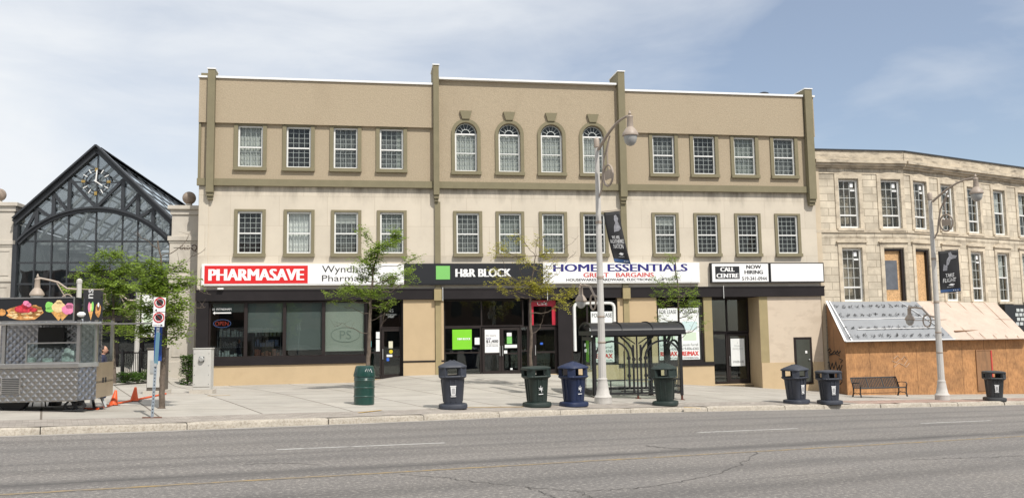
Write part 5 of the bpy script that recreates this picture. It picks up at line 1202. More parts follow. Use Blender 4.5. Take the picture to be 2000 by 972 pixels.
for x in (0, 1.62):
    MB().tube([(x, -.02, 0), (x, .03, .18), (x, .02, .42), (x, .0, .46)], [.03, .02, .025, .02], 8).tube([(x, .58, 0), (x, .5, .2), (x, .5, .42), (x, .60, .7), (x, .68, .88)], [.03, .02, .028, .024, .02], 8).tube([(x, .0, .10), (x, .15, .2), (x, .27, .16), (x, .4, .2), (x, .55, .1)], .015, 6).build('leg', m_shel, bench, smooth=True)
    MB().tube([(x, .02, .42), (x, -.04, .58), (x, .03, .66), (x, .3, .66), (x, .56, .62)], .018, 8).build('armrest', m_shel, bench, smooth=True)
# low wooden bench by the plywood door
p = G(1896, 768); lb = empty('low_bench', tuple(p), R(12)); tag(lb, 'low dark wooden bench by the plywood door', 'bench')
MB().box(-.75, .75, 0, .32, .30, .36).box(-.7, .7, .02, .05, .2, .3).build('seat', m_ply_old, lb)
for x in (-.6, .62): MB().add([(x-.06, .0, 0), (x+.06, .0, 0), (x+.06, .3, 0), (x-.06, .3, 0), (x-.03, .02, .3), (x+.03, .02, .3), (x+.03, .3, .3), (x-.03, .3, .3)], [(0, 3, 2, 1), (4, 5, 6, 7), (0, 1, 5, 4), (1, 2, 6, 5), (2, 3, 7, 6), (3, 0, 4, 7)]).build('leg', m_ply_old, lb)

# ------------------------------------------------------------------ signs, cabinets, cones on the left
sg = G(297, 815); sgh = top_z(311, 578, sg); r = empty('no_stopping_sign', tuple(sg), view_rz(300)); tag(r, 'perforated steel post with two no stopping signs, leaning right', 'street sign'); r.rotation_euler = (0, R(2.2), view_rz(300))
m_post = mat('perforated_steel', (.32, .37, .42), .45, .15, 3, metal=.4)
po = MB().box(-.03, .03, -.03, .03, 0, sgh-.25); 
po.build('post', m_post, r)
hl = MB()
for k in range(int((sgh-.5)/.075)): hl.box(-.010, .010, -.0325, -.031, .1+k*.075, .125+k*.075)
hl.build('hole', m_dark, r)
MB().box(-.2, .2, -.10, .10, 0, .012).build('base_plate', mat('rust_plate', (.12, .05, .03), .8, .3, 8), r)
m_rr = mat('ring_red', (.55, .015, .015), .5, .03, 2); u = (top_z(311, 578, sg)-top_z(311, 636, sg))/2
for k in (0, 1):
    zc = sgh-.02-u/2-k*u; w = u*.37
    pz = MB().box(-w, w, -.05, -.04, zc-u*.48, zc+u*.48).build('plate', m_signw, r, bevel=.002)
    d = MB().prism([(.075*u/.36*1.1*math.cos(t*.7854+.39), zc+.045+.075*u/.36*1.1*math.sin(t*.7854+.39)) for t in range(8)], -.056, -.051); d.build('stop_shape', m_ink, pz)
    g = MB()
    for i in range(24):
        a, b = math.pi*i/12, math.pi*(i+1)/12; r0, r1 = u*.28, u*.345
        g.prism([(q_*math.cos(t), zc+.045+q_*math.sin(t)) for q_, t in ((r0, a), (r1, a), (r1, b), (r0, b))], -.062, -.057)
    g.bar((-u*.21, -.062, zc+.045+u*.21), (u*.21, -.062, zc+.045-u*.21), .022, .006); g.build('ring', m_rr, pz)
    sx = -1 if k == 0 else 1
    MB().prism([(sx*w*.75, zc-u*.38), (sx*w*.4, zc-u*.30), (sx*w*.4, zc-u*.46)], -.056, -.051).build('arrow', m_ink, pz)
    if k == 1: text_mb('BUSES ONLY', -.1, .05, zc-u*.42, zc-u*.34, -.054, .01).build('lettering', m_ink, pz)
MB().box(-.035, .045, -.045, -.034, sgh-1.5, sgh-.80).build('blue_strip', mat('teal_strip', (.10, .21, .27), .5, .1, 3), r)
MB().box(-.035, .02, -.05, -.0345, sgh-1.55, sgh-1.48).build('clamp', m_alu, r)
# blue plate on the tree trunk is built with the tree; utility cabinets
m_cab = mat('grey_cabinet_paint', (.50, .49, .46), .5, .06, 2, dirt=.25, dirtcol=(.3, .28, .25), dscale=(3, 3, 1), dr=(.5, .8)); m_cabd = mat('brown_cabinet_paint', (.10, .085, .07), .6, .2, 3)
def cabinet(px0, px1, py, top, dpt, label, face, side, yaw=R(3)):
    p = G((px0+px1)/2, py); CPl = Plane(p.x, p.y, yaw); x0, x1 = CPl.uz(px0, py-20)[0], CPl.uz(px1, py-20)[0]; h = top_z((px0+px1)/2, top, p)
    r = empty('utility_cabinet', tuple(p), yaw); tag(r, label, 'utility cabinet')
    MB().box(x0-.08, x1+.08, -.08, dpt+.08, -.2, .12).build('concrete_base', m_mstone, r)
    b = MB().box(x0, x1, 0, dpt, .12, h).box(x0-.02, x1+.02, -.02, dpt+.02, h, h+.03).build('cabinet_body', side, r, bevel=.01)
    MB().box(x0+.02, x1-.02, -.02, -.002, .22, h-.05).build('cabinet_door', face, r, bevel=.006)
    return r, x0, x1, h
r, x0, x1, h = cabinet(286, 313, 770, 681, .7, 'tall grey cabinet with brown side behind the sign post', m_cab, m_cabd)
MB().box(x0+.12, x1-.12, -.04, -.021, h-.75, h-.35).build('data_plate', m_alu, r)
r, x0, x1, h = cabinet(376, 411, 768, 681, .35, 'pale grey meter cabinet beside the tan plinth', m_cab, m_cab, R(4))
M_ = Matrix.Translation(((x0+x1)/2-.0, -.03, h-.33)) @ Matrix.Rotation(math.pi/2, 4, 'X')
MB(M_).lathe([(.11, -.02), (.12, .02), (.10, .03), (.09, .02)], 4).build('meter_frame', m_steel_dk, r, bevel=.01)
MB(M_).lathe([(.085, 0), (.085, .07), (.06, .09)], 16).build('meter_glass', m_globe, r, smooth=True)
bo = MB()
for z in (.3, .6, .9, h-.15):
    for x in (x0+.06, x1-.06): bo.blob((x, -.024, z), .012, 6, 4)
bo.build('bolts', m_steel_dk, r)
m_cone = mat('orange_cone_plastic', (.72, .10, .02), .5, .08, 4)
for (px, py, lb) in ((262, 783, 'orange traffic cone standing free on the cable cover'), (221, 791, 'orange traffic cone leaning beside the food cart end')):
    p = G(px, py); r = empty('traffic_cone', tuple(p)); tag(r, lb, 'traffic cone', 'orange traffic cones by the food cart')
    MB().lathe([(.135, .02), (.125, .05), (.035, .46), (.025, .47)], 20).build('cone', m_cone, r, smooth=True, ang=50)
    MB().box(-.2, .2, -.2, .2, 0, .022).build('cone_base', m_ink, r)
    r.scale = (.82, .82, .82)
    if px < 240: r.rotation_euler = (R(-4), R(8), .4); 
    else: r.rotation_euler = (0, R(4), .2)
ca = G(324, 770); cb = G(190, 800); rr_ = MB(); pts = [cb+Vector((-.35, .1, .03)), cb+Vector((0, 0, .03)), G(230, 789)+Vector((0, 0, .03)), G(270, 781)+Vector((0, 0, .03)), ca+Vector((0, 0, .03))]
o = MB().tube(pts, .028, 6).build('cable_cover', m_cone); tag(o, 'orange cable running from the food cart to the grey cabinet', 'cable')
o = MB().tube([G(188, 768)+Vector((0, 0, .42)), G(182, 775)+Vector((-.0, 0, .36)), G(180, 790)+Vector((0, 0, .2)), G(184, 800)+Vector((0, 0, .05)), G(200, 799)+Vector((0, 0, .03))], .035, 6).build('hose', m_ink); tag(o, 'black hose curling down from the food cart end', 'hose')
for i, (a, b) in enumerate([((908, 795.5), (1022, 794.5)), ((405, 773), (450, 771.5)), ((1336, 795), (1368, 797)), ((745, 801), (700, 806))]):
    P0, P1 = G(*a), G(*b); d = (P1-P0).normalized(); nn = Vector((-d.y, d.x, 0))*.045; up_ = Vector((0, 0, .012))
    tag(MB().quad(P0-nn+up_, P1-nn+up_, P1+nn+up_, P0+nn+up_).build('yellow_paint_strip', mat('ochre_paint', (.52, .32, .06), .8, .2, 6) if i == 0 else bpy.data.materials['ochre_paint']), kind='structure')
# ------------------------------------------------------------------ food cart
def plate_mat(name, s=9., col=(.58, .57, .55), rough=.28):
    m = mat(name, col, rough, .1, 3, metal=.92, dirt=.35, dirtcol=(.20, .19, .18), dscale=(1.3, 1.3, 1.3), dr=(.45, .75)); nt, b = parts_of(m)
    t = N(nt, 'ShaderNodeTexCoord'); mx = []
    for a in (45, -45):
        mp = N(nt, 'ShaderNodeMapping'); mp.inputs['Rotation'].default_value = (0, R(a), 0); mp.inputs['Scale'].default_value = (1, 0, 1); L(nt, t.outputs['Object'], mp.inputs[0])
        w = N(nt, 'ShaderNodeTexWave', ins={'Scale': s/6.28*2, 'Distortion': .0}); w.bands_direction = 'X'; L(nt, mp.outputs[0], w.inputs['Vector']); mx.append(w.outputs['Fac'])
    q = N(nt, 'ShaderNodeMath', operation='MINIMUM'); L(nt, mx[0], q.inputs[0]); L(nt, mx[1], q.inputs[1])
    n = N(nt, 'ShaderNodeTexNoise', ins={'Scale': 2.0, 'Detail': 2}); L(nt, t.outputs['Object'], n.inputs['Vector'])
    ad = N(nt, 'ShaderNodeMath', operation='MULTIPLY_ADD'); L(nt, n.outputs[0], ad.inputs[0]); ad.inputs[1].default_value = .6; L(nt, q.outputs[0], ad.inputs[2])
    bp = N(nt, 'ShaderNodeBump', ins={'Strength': .9, 'Distance': .022}); L(nt, ad.outputs[0], bp.inputs['Height']); L(nt, bp.outputs[0], b.inputs['Normal']); return m
m_plate = plate_mat('quilted_steel', 8., (.30, .29, .28)); m_plate_d = plate_mat('quilted_steel_dark', 8., (.30, .31, .34), .3)
m_steel = mat('brushed_steel', (.60, .59, .57), .28, .1, 5, metal=.95)
m_brass = mat('tan_reflecting_steel', (.52, .44, .34), .35, .15, 2, metal=.8)
cp = G(90, 804); CY = R(4); CP = Plane(cp.x, cp.y, CY); czero = cp.z
cart = empty('food_cart', (cp.x, cp.y, czero), CY); tag(cart, 'quilted steel food cart with black dessert signs at the left edge', 'food cart')
U = lambda px, off=0.: CP.uz(px, 740, off)[0]
Z = lambda py, px=100, off=0.: CP.uz(px, py, off)[1]-czero
uL, uA = U(-70), U(152); zc, zb2, zs0, zs1 = Z(709), Z(784), Z(629), Z(581)
uB, uC = U(188, -.42), U(221, -1.55); DB, DC = .42, 1.55
print('cart', uL, uA, uB, uC, 'z', zb2, zc, zs0, zs1)
fr = MB().box(uL, uA, 0, .04, zb2, zc-.10); fr.build('quilted_front', m_plate, cart)
cd = math.atan2(DB, uB-uA); ln_ = math.hypot(uB-uA, DB)
o = MB().box(0, ln_, 0, .04, zb2+.01, zc-.10).build('quilted_corner', m_plate_d, cart); o.location = (uA, 0, 0); o.rotation_euler = (0, 0, cd)
cd2 = math.atan2(DC-DB, uC-uB); ln2 = math.hypot(uC-uB, DC-DB)
o = MB().box(0, ln2, -.0, .04, zb2+.03, zc-.02).build('end_panel', m_brass, cart); o.location = (uB, DB, 0); o.rotation_euler = (0, 0, cd2)
lt = MB().box(ln2*.35, ln2*.42, -.01, 0, zc-.5, zc-.38).box(ln2*.5, ln2*.57, -.01, 0, zc-.5, zc-.38).build('latch', m_ink, o)
MB().prism([(uL, 0.05), (uA, 0.05), (uB-.03, DB), (uC-.05, DC), (uL, DC)], zb2+.02, zb2+.1, 'z').build('chassis', m_steel_dk, cart)
ct = MB().prism([(uL, -.06), (uA+.03, -.06), (uB+.05, DB-.03), (uB+.02, DB+.1), (uA-.1, .35), (uL, .35)], zc-.10, zc, 'z').build('counter', m_steel, cart, bevel=.01)
MB().box(uL, uB-.35, DC-.05, DC, zb2, zs0+.1).build('back_panel', m_plate_d, cart)
MB().prism([(uL, .35), (uB, DB), (uC, DC), (uL, DC)], zc-.5, zc-.45, 'z').build('inner_floor', m_steel, cart)
MB().box(U(13), U(68), 1.38, 1.42, Z(680), Z(637)).build('dark_hatch', m_ink, cart)
bx0 = U(2); pst = MB()
for (u, y) in ((U(4), .03), (uA-.02, .03), (uB-.03, DB), (uC-.04, DC-.03), (uL, DC)): pst.box(u-.035, u+.035, y-.035, y+.035, zc, zs0+.05)
pst.build('corner_post', m_steel, cart)
gu0, gu1, gz1 = U(47), uA-.02, Z(668)
g = MB().box(gu0, gu0+.03, .02, .05, zc, gz1).box(gu1-.03, gu1, .02, .05, zc, gz1).box(gu0+.03, gu1-.03, .02, .05, gz1-.03, gz1).box(gu0+.03, gu1-.03, .02, .05, zc, zc+.03).build('sneeze_guard', m_steel, cart)
MB().box(gu0+.03, gu1-.03, .03, .036, zc+.03, gz1-.03).build('pane', m_clear, g)
gp = MB(); M_ = Matrix.Translation((uA, .03, 0)) @ Matrix.Rotation(cd, 4, 'Z'); MB(M_).box(.05, ln_-.05, 0, .006, zc, zs0).build('corner_glass', m_clear, cart)
MB().prism([(uL, -.12), (uA+.06, -.12), (uB+.1, DB-.05), (uC+.05, DC), (uL, DC+.05)], zs0-.05, zs0-.0, 'z').build('canopy', m_steel, cart, bevel=.01)
MB().box(uA-.2, U(270), .9, .95, zs0-.06, zs0-.02).build('awning_bar', m_steel, cart)
sgn = MB().box(uL, U(145), -.10, .25, zs0+.02, zs1).build('sign_box', m_signblack, cart)
MB().box(uL, U(145), -.115, -.10, zs1-.02, zs1+.01).box(uL, U(145), -.115, -.10, zs0+.01, zs0+.04).box(U(145)-.03, U(145), -.115, -.10, zs0+.04, zs1-.02).build('sign_trim', m_steel, sgn)
sM = Matrix.Translation((U(160, -.3), .3, 0)) @ Matrix.Rotation(R(38), 4, 'Z'); sw = (U(208, -.9)-U(160, -.3))/math.cos(R(38))*.98
sg2 = MB(sM).box(0, sw, 0, .06, zs0+.02, zs1-.02).build('side_sign', m_signblack, cart)
# food pictures printed on the signs
rc = random.Random(11)
m_cake = mat('fried_batter_print', (.55, .26, .08), .6, .5, 14); m_berry = mat('berry_print', (.50, .03, .05), .5, .5, 12); m_pinks = mat('pink_scoop_print', (.72, .22, .38), .6, .2, 14); m_greens = mat('green_scoop_print', (.22, .58, .12), .6, .2, 14); m_van = mat('cream_scoop_print', (.75, .55, .28), .6, .25, 14); m_wafer = mat('wafer_print', (.62, .33, .10), .6, .35, 20); m_choc = mat('chocolate_print', (.12, .05, .03), .6, .3, 14)
def disc(mb, c, rx, rz_, y, n=18, j=0., flip=None):
    P = [(c[0]+rx*(1+rc.uniform(-j, j))*math.cos(2*math.pi*k/n), y, c[1]+rz_*(1+rc.uniform(-j, j))*math.sin(2*math.pi*k/n)) for k in range(n)]
    return mb.add(P, [tuple(range(n))])
yS = -.106
def pp(px, py): return U(px, .1), Z(py, px, .1)
k_ = U(101)-U(100)
def food(parent, T, items, y0):
    for i, (m_, shapes) in enumerate(items):
        mb = MB(T)
        for sh_ in shapes:
            if len(sh_) == 3 and isinstance(sh_[0], tuple) and not isinstance(sh_[1], tuple): disc(mb, sh_[0], sh_[1], sh_[2], y0-.002*i, j=.1)
            else: mb.add([(a, y0-.002*i, b) for a, b in sh_], [tuple(range(len(sh_)))])
        mb.build('food_print', m_, parent)
c1 = pp(44, 608)
food(sgn, None, [(m_cake, [((c1[0], c1[1]-.03), 36*k_, 15*k_), ((c1[0]-14*k_, c1[1]), 16*k_, 10*k_), ((c1[0]+18*k_, c1[1]), 16*k_, 12*k_)]),
                 (m_van, [((c1[0]+rc.uniform(-30, 30)*k_, c1[1]-.03+rc.uniform(-10, 4)*k_), 5*k_, 1.6*k_) for _ in range(16)]),
                 (m_berry, [((c1[0]-2*k_, c1[1]+5*k_), 18*k_, 8*k_), ((c1[0]+2*k_, c1[1]+12*k_), 10*k_, 7*k_), ((c1[0]+16*k_, c1[1]+3*k_), 8*k_, 4*k_)]),
                 (m_pinks, [((c1[0]+1*k_, c1[1]+17*k_), 6*k_, 5*k_), ((c1[0]+7*k_, c1[1]+13*k_), 5*k_, 4*k_)])], yS)
c2 = pp(111, 606)
food(sgn, None, [(m_wafer, [[(c2[0]-19*k_, c2[1]+1*k_), (c2[0]+14*k_, c2[1]-2*k_), (c2[0]-1*k_, c2[1]-21*k_)], [(c2[0]-3*k_, c2[1]), (c2[0]+20*k_, c2[1]-6*k_), (c2[0]+6*k_, c2[1]-21*k_)]]),
                 (m_greens, [((c2[0]-20*k_, c2[1]+10*k_), 8*k_, 8*k_), ((c2[0]-18*k_, c2[1]+2*k_), 9*k_, 5*k_)]), (m_van, [((c2[0]-2*k_, c2[1]+7*k_), 13*k_, 11*k_), ((c2[0]-1*k_, c2[1]+17*k_), 6*k_, 4*k_)]),
                 (m_pinks, [((c2[0]+17*k_, c2[1]+2*k_), 12*k_, 10*k_), ((c2[0]+20*k_, c2[1]+9*k_), 8*k_, 6*k_)])], yS)
c3 = pp(-2, 608); food(sgn, None, [(m_cake, [((c3[0], c3[1]-.02), 8*k_, 7*k_)])], yS)
h_ = (zs1-zs0)
food(sg2, sM, [(m_wafer, [[(sw*.22, zs0+h_*.45), (sw*.48, zs0+h_*.45), (sw*.37, zs0+h_*.08)]]), (m_pinks, [((sw*.26, zs0+h_*.62), sw*.07, h_*.2)]), (m_greens, [((sw*.44, zs0+h_*.64), sw*.07, h_*.2)]), (m_van, [((sw*.35, zs0+h_*.6), sw*.05, h_*.18)]),
               (m_cake, [((sw*.76, zs0+h_*.5), sw*.15, h_*.3)]), (m_choc, [((sw*.76, zs0+h_*.62), sw*.09, h_*.15)]), (m_signw, [((sw*.76, zs0+h_*.72), sw*.05, h_*.1)])], -.003)
gri = MB(); a0, a1, z0_, z1_ = U(3), U(41), Z(768), Z(736); gf = MB().box(a0, a1, -.02, 0, z0_, z1_).build('vent_frame', m_steel, cart)
n_ = 9
for i in range(n_): z = z0_+(z1_-z0_)*(i+.5)/n_; gri.box(a0+.03, a1-.03, -.045, -.02, z-.012, z+.006)
gri.build('vent_slats', m_steel_dk, gf)
MB(Matrix.Translation((U(14), .35, .33)) @ Matrix.Rotation(math.pi/2, 4, 'X')).lathe([(.30, -.1), (.345, -.08), (.345, .08), (.30, .1)], 28).build('wheel', m_ink, cart, smooth=True)
for px in (138, 158):
    u = U(px, -.2); jk = MB()
    for s_ in (-1, 1):
        jk.bar((u+s_*.02, .2, zb2), (u+s_*.13, .2, zb2*.5), .04); jk.bar((u+s_*.13, .2, zb2*.5), (u+s_*.02, .2, .02), .04)
    jk.bar((u-.13, .2, zb2*.5), (u+.13, .2, zb2*.5), .035).box(u-.12, u+.12, .1, .3, 0, .03).build('jack', m_ink, cart)
MB().bar((uC-.15, DC-.4, zb2+.1), (U(208, -1.0), 1.0, .0), .05).build('prop_leg', m_alu, cart)
lg = MB().blob((U(157, .05), -.12, zs0+.17), (.10, .06, .06), 10, 6).build('twin_lamp', m_signw, cart, smooth=True)
jr = MB()
for px, w, h in ((124, .06, .2), (131, .09, .3), (140, .05, .24), (92, .12, .1), (60, .1, .12)): jr.lathe([(w, 0), (w, h), (w*.6, h*1.15)], 10, (U(px, -.3), .3, zc))
ji = jr.build('serving_jars', m_g1, cart, smooth=True)
# things under the cart
p = G(58, 797); r = empty('folding_stool', tuple(p), CY); tag(r, 'thin metal stool under the food cart', 'stool')
MB().box(-.22, .22, .3, .6, .40, .43).build('seat', m_steel_dk, r)
for x in (-.2, .2):
    for y in (.32, .58): MB().bar((x*1.1, y, 0), (x*.8, y, .4), .022).build('leg', m_brown, r)
p = G(109, 795); r = empty('step_stool', tuple(p), CY); tag(r, 'black plastic step stool under the food cart', 'step stool')
pr_ = [(-.38, 0), (-.30, .36), (.30, .36), (.38, 0), (.20, 0), (.17, .14), (.10, .19), (-.10, .19), (-.17, .14), (-.20, 0)]
MB().prism(pr_, .4, .75).build('body', m_ink, r, bevel=.01)

# ------------------------------------------------------------------ person behind the cart end
def make_person(loc, rz, H=1.62):
    r = empty('person', loc, rz); tag(r, 'person with short dark hair in a navy shirt standing behind the food cart', 'person')
    J = {'pelvis': (0, 0, .53*H), 'waist': (0, 0, .61*H), 'chest': (0, .01, .74*H), 'neck0': (0, .02, .82*H), 'neck': (0, .0, .87*H)}
    vs = [J[k] for k in ('pelvis', 'waist', 'chest', 'neck0', 'neck')]; ra = [(.15, .11), (.14, .10), (.17, .11), (.10, .08), (.052, .055)]; ed = [(0, 1), (1, 2), (2, 3), (3, 4)]
    def chain(start, pts, rr):
        i = start
        for p_, q_ in zip(pts, rr): vs.append(p_); ra.append(q_); ed.append((i, len(vs)-1)); i = len(vs)-1
        return i
    for s_ in (-1, 1):
        e = chain(2, [(s_*.19, .0, .79*H), (s_*.23, .02, .63*H), (s_*.20, -.08, .50*H), (s_*.19, -.10, .46*H)], [(.07, .07), (.048, .048), (.034, .034), (.04, .022)])
        for k in range(4): chain(e, [(s_*.19, -.13+k*.02, .42*H), (s_*.185, -.13+k*.02, (.40+abs(k-1.5)*.005)*H)], [(.010, .010), (.008, .008)])
        chain(e, [(s_*.165, -.15, .435*H)], [(.010, .010)])
        chain(0, [(s_*.09, 0, .48*H), (s_*.10, -.02, .27*H), (s_*.10, .03, .05*H), (s_*.11, -.09, .025*H)], [(.085, .09), (.06, .06), (.04, .04), (.045, .03)])
    me = bpy.data.meshes.new('body'); me.from_pydata(vs, ed, []); o = bpy.data.objects.new('body', me); COL.objects.link(o); o.parent = r
    me.materials.append(mat('navy_clothing', (.018, .022, .055), .85, .2, 6))
    sk = o.modifiers.new('skin', 'SKIN'); sd = me.skin_vertices[0].data if me.skin_vertices else None
    if sd is None:
        bpy.context.view_layer.objects.active = o; o.select_set(True); bpy.ops.object.mode_set(mode='EDIT'); bpy.ops.mesh.customdata_skin_add() if hasattr(bpy.ops.mesh, 'customdata_skin_add') else None; bpy.ops.object.mode_set(mode='OBJECT'); sd = me.skin_vertices[0].data
    for i, q in enumerate(ra): sd[i].radius = q
    sd[0].use_root = True
    su = o.modifiers.new('sub', 'SUBSURF'); su.levels = 1; su.render_levels = 2
    hd = MB().blob((0, -.01, .94*H), (.078, .098, .115), 20, 14); hd.blob((0, -.108, .928*H), (.013, .02, .022), 8, 6).blob((.08, .0, .935*H), (.012, .022, .032), 8, 6).blob((-.08, .0, .935*H), (.012, .022, .032), 8, 6)
    m_skin = mat('skin', (.46, .25, .17), .6, .08, 6)
    h = hd.build('head', m_skin, r, smooth=True)
    MB().tube([(0, .01, .85*H), (0, -.0, .90*H)], [.055, .05], 12).build('neck', m_skin, r, smooth=True)
    MB().blob((.03, -.098, .945*H), .009, 8, 6).blob((-.03, -.098, .945*H), .009, 8, 6).build('eyes', m_ink, h); MB().box(-.022, .022, -.104, -.095, .893*H, .898*H).build('mouth', m_berry, h)
    MB().blob((0, .032, .952*H), (.094, .102, .118), 20, 12, .03, random.Random(2)).build('hair', mat('dark_hair', (.018, .012, .010), .7, .3, 20), r, smooth=True)
    return r
pp_ = at_depth(202, 690, 24.0); gz_ = walk_z(pp_.x, pp_.y); Hh = (at_depth(203, 677, 24.0).z-gz_)/1.005; print('person height', Hh)
make_person((pp_.x, pp_.y, gz_), R(105), max(1.45, Hh))

# ------------------------------------------------------------------ fence and planting by the arcade
m_rail = mat('black_railing', (.016, .016, .018), .4, .15, 4)
fa, fb = G(238, 741), G(336, 733); fz_ = (fa+fb)/2; L_f = (fb-fa).length; fy = math.atan2(fb.y-fa.y, fb.x-fa.x)
fe = empty('railing_fence', tuple(fa), fy); tag(fe, 'black vertical bar railing in front of the arcade doors', 'fence')
sl_ = (fb.z-fa.z)/L_f
bars = MB()
k = 0.
while k < L_f: bars.bar((k, 0, sl_*k+.05), (k, 0, sl_*k+1.02), .02); k += .11
bars.build('bars', m_rail, fe)
MB().bar((0, 0, 1.05), (L_f, 0, 1.05+sl_*L_f), .05).bar((0, 0, .1), (L_f, 0, .1+sl_*L_f), .04).build('rail', m_rail, fe)
for k in range(4):
    x = L_f*k/3; MB().box(x-.045, x+.045, -.045, .045, sl_*x, sl_*x+1.15).blob((x, 0, sl_*x+1.19), .05).build('post', m_rail, fe)
def leafmat(name, col, var=.35):
    m = bpy.data.materials.new(name); m.use_nodes = True; nt = m.node_tree; b = nt.nodes['Principled BSDF']
    g = N(nt, 'ShaderNodeNewGeometry'); r = ramp(nt, g.outputs['Random Per Island'], 0, 1, tuple(c*(1-var) for c in col)+(1,), tuple(min(1, c*(1+var)) for c in col)+(1,))
    L(nt, r, b.inputs['Base Color']); b.inputs['Roughness'].default_value = .55
    tl = N(nt, 'ShaderNodeBsdfTranslucent'); L(nt, r, tl.inputs[0]); mx = N(nt, 'ShaderNodeMixShader'); mx.inputs[0].default_value = .5
    out = nt.nodes['Material Output']; L(nt, b.outputs[0], mx.inputs[1]); L(nt, tl.outputs[0], mx.inputs[2]); L(nt, mx.outputs[0], out.inputs[0]); return m
m_leaf = leafmat('fresh_green_leaf', (.23, .325, .05)); m_leaf_y = leafmat('yellow_green_leaf', (.40, .38, .06)); m_leaf_d = leafmat('shrub_leaf', (.075, .15, .022))
m_bark = mat('grey_brown_bark', (.135, .105, .082), .95, .3, 9, .8, 22, dirt=.5, dirtcol=(.05, .04, .032), dscale=(14, 14, 3), dr=(.45, .65))
def leaf_at(mb, c, rc, sz, spread=.14, n=7):
    """a drooping compound leaf: leaflets on both sides of a stalk"""
    a = rc.uniform(0, 6.28); tilt = rc.uniform(-.5, .35); d = Vector((math.cos(a)*math.cos(tilt), math.sin(a)*math.cos(tilt), math.sin(tilt))); s = d.cross(Vector((rc.uniform(-.4, .4), rc.uniform(-.4, .4), 1))).normalized()
    for k in range(n):
        p = c+d*(k*spread/n*2-spread)+Vector((0, 0, -.012*k)); sg_ = 1 if k % 2 else -1
        e = (s*sg_+d*.4+Vector((rc.uniform(-.35, .35), rc.uniform(-.35, .35), rc.uniform(-.5, .3)))).normalized(); w = d.cross(e).cross(e).normalized()*sz*.32
        l = sz*rc.uniform(.8, 1.25)
        mb.add([p, p+e*l*.5+w*1.25, p+e*l, p+e*l*.5-w*1.25], [(0, 1, 2, 3)])
def shrub(c, rx, h, n, label, seed, name='shrub', m=None):
    rc = random.Random(seed); r = empty(name, tuple(c)); tag(r, label, 'shrub')
    st = MB(); lf = MB()
    for k in range(10):
        a = rc.uniform(0, 6.28); q = rc.uniform(.2, .9)*rx; st.tube([(0, 0, -.05), (q*.5*math.cos(a), q*.3*math.sin(a), h*.5), (q*math.cos(a), q*.7*math.sin(a), h*rc.uniform(.7, 1))], [.015, .01, .005], 5)
    for k in range(n):
        a = rc.uniform(0, 6.28); q = rx*math.sqrt(rc.random()); z = h*rc.random()**.7
        leaf_at(lf, Vector((q*math.cos(a), q*.7*math.sin(a), z)), rc, .085, .09, 5)
    st.build('stems', m_bark, r); lf.build('foliage', m or m_leaf_d, r)
shrub(G(366, 752), .30, 1.25, 330, 'leafy green shrub squeezed beside the pale meter cabinet', 4)
for i, (px, py, rx, h, lb) in enumerate([(243, 747, .55, .42, 'low leafy plants at the left end of the railing bed'), (268, 744, .6, .36, 'low leafy plants in the middle of the railing bed'), (300, 741, .6, .45, 'low leafy plants at the right end of the railing bed')]):
    shrub(G(px, py), rx, h, 150, lb, 20+i, 'bed_plant', m_leaf_d)
ba, bb_ = G(226, 752), G(330, 744); d_ = (bb_-ba); d_.z = 0; nn_ = Vector((-d_.y, d_.x, 0)).normalized()
bed = MB(); bed.add([ba+Vector((0, 0, .02)), bb_+Vector((0, 0, .02)), bb_+nn_*1.6+Vector((0, 0, .03)), ba+nn_*1.6+Vector((0, 0, .03))], [(0, 1, 2, 3)])
tag(bed.build('planting_bed', mat('dark_soil', (.06, .05, .042), .95, .3, 12, .6, 30)), kind='structure')

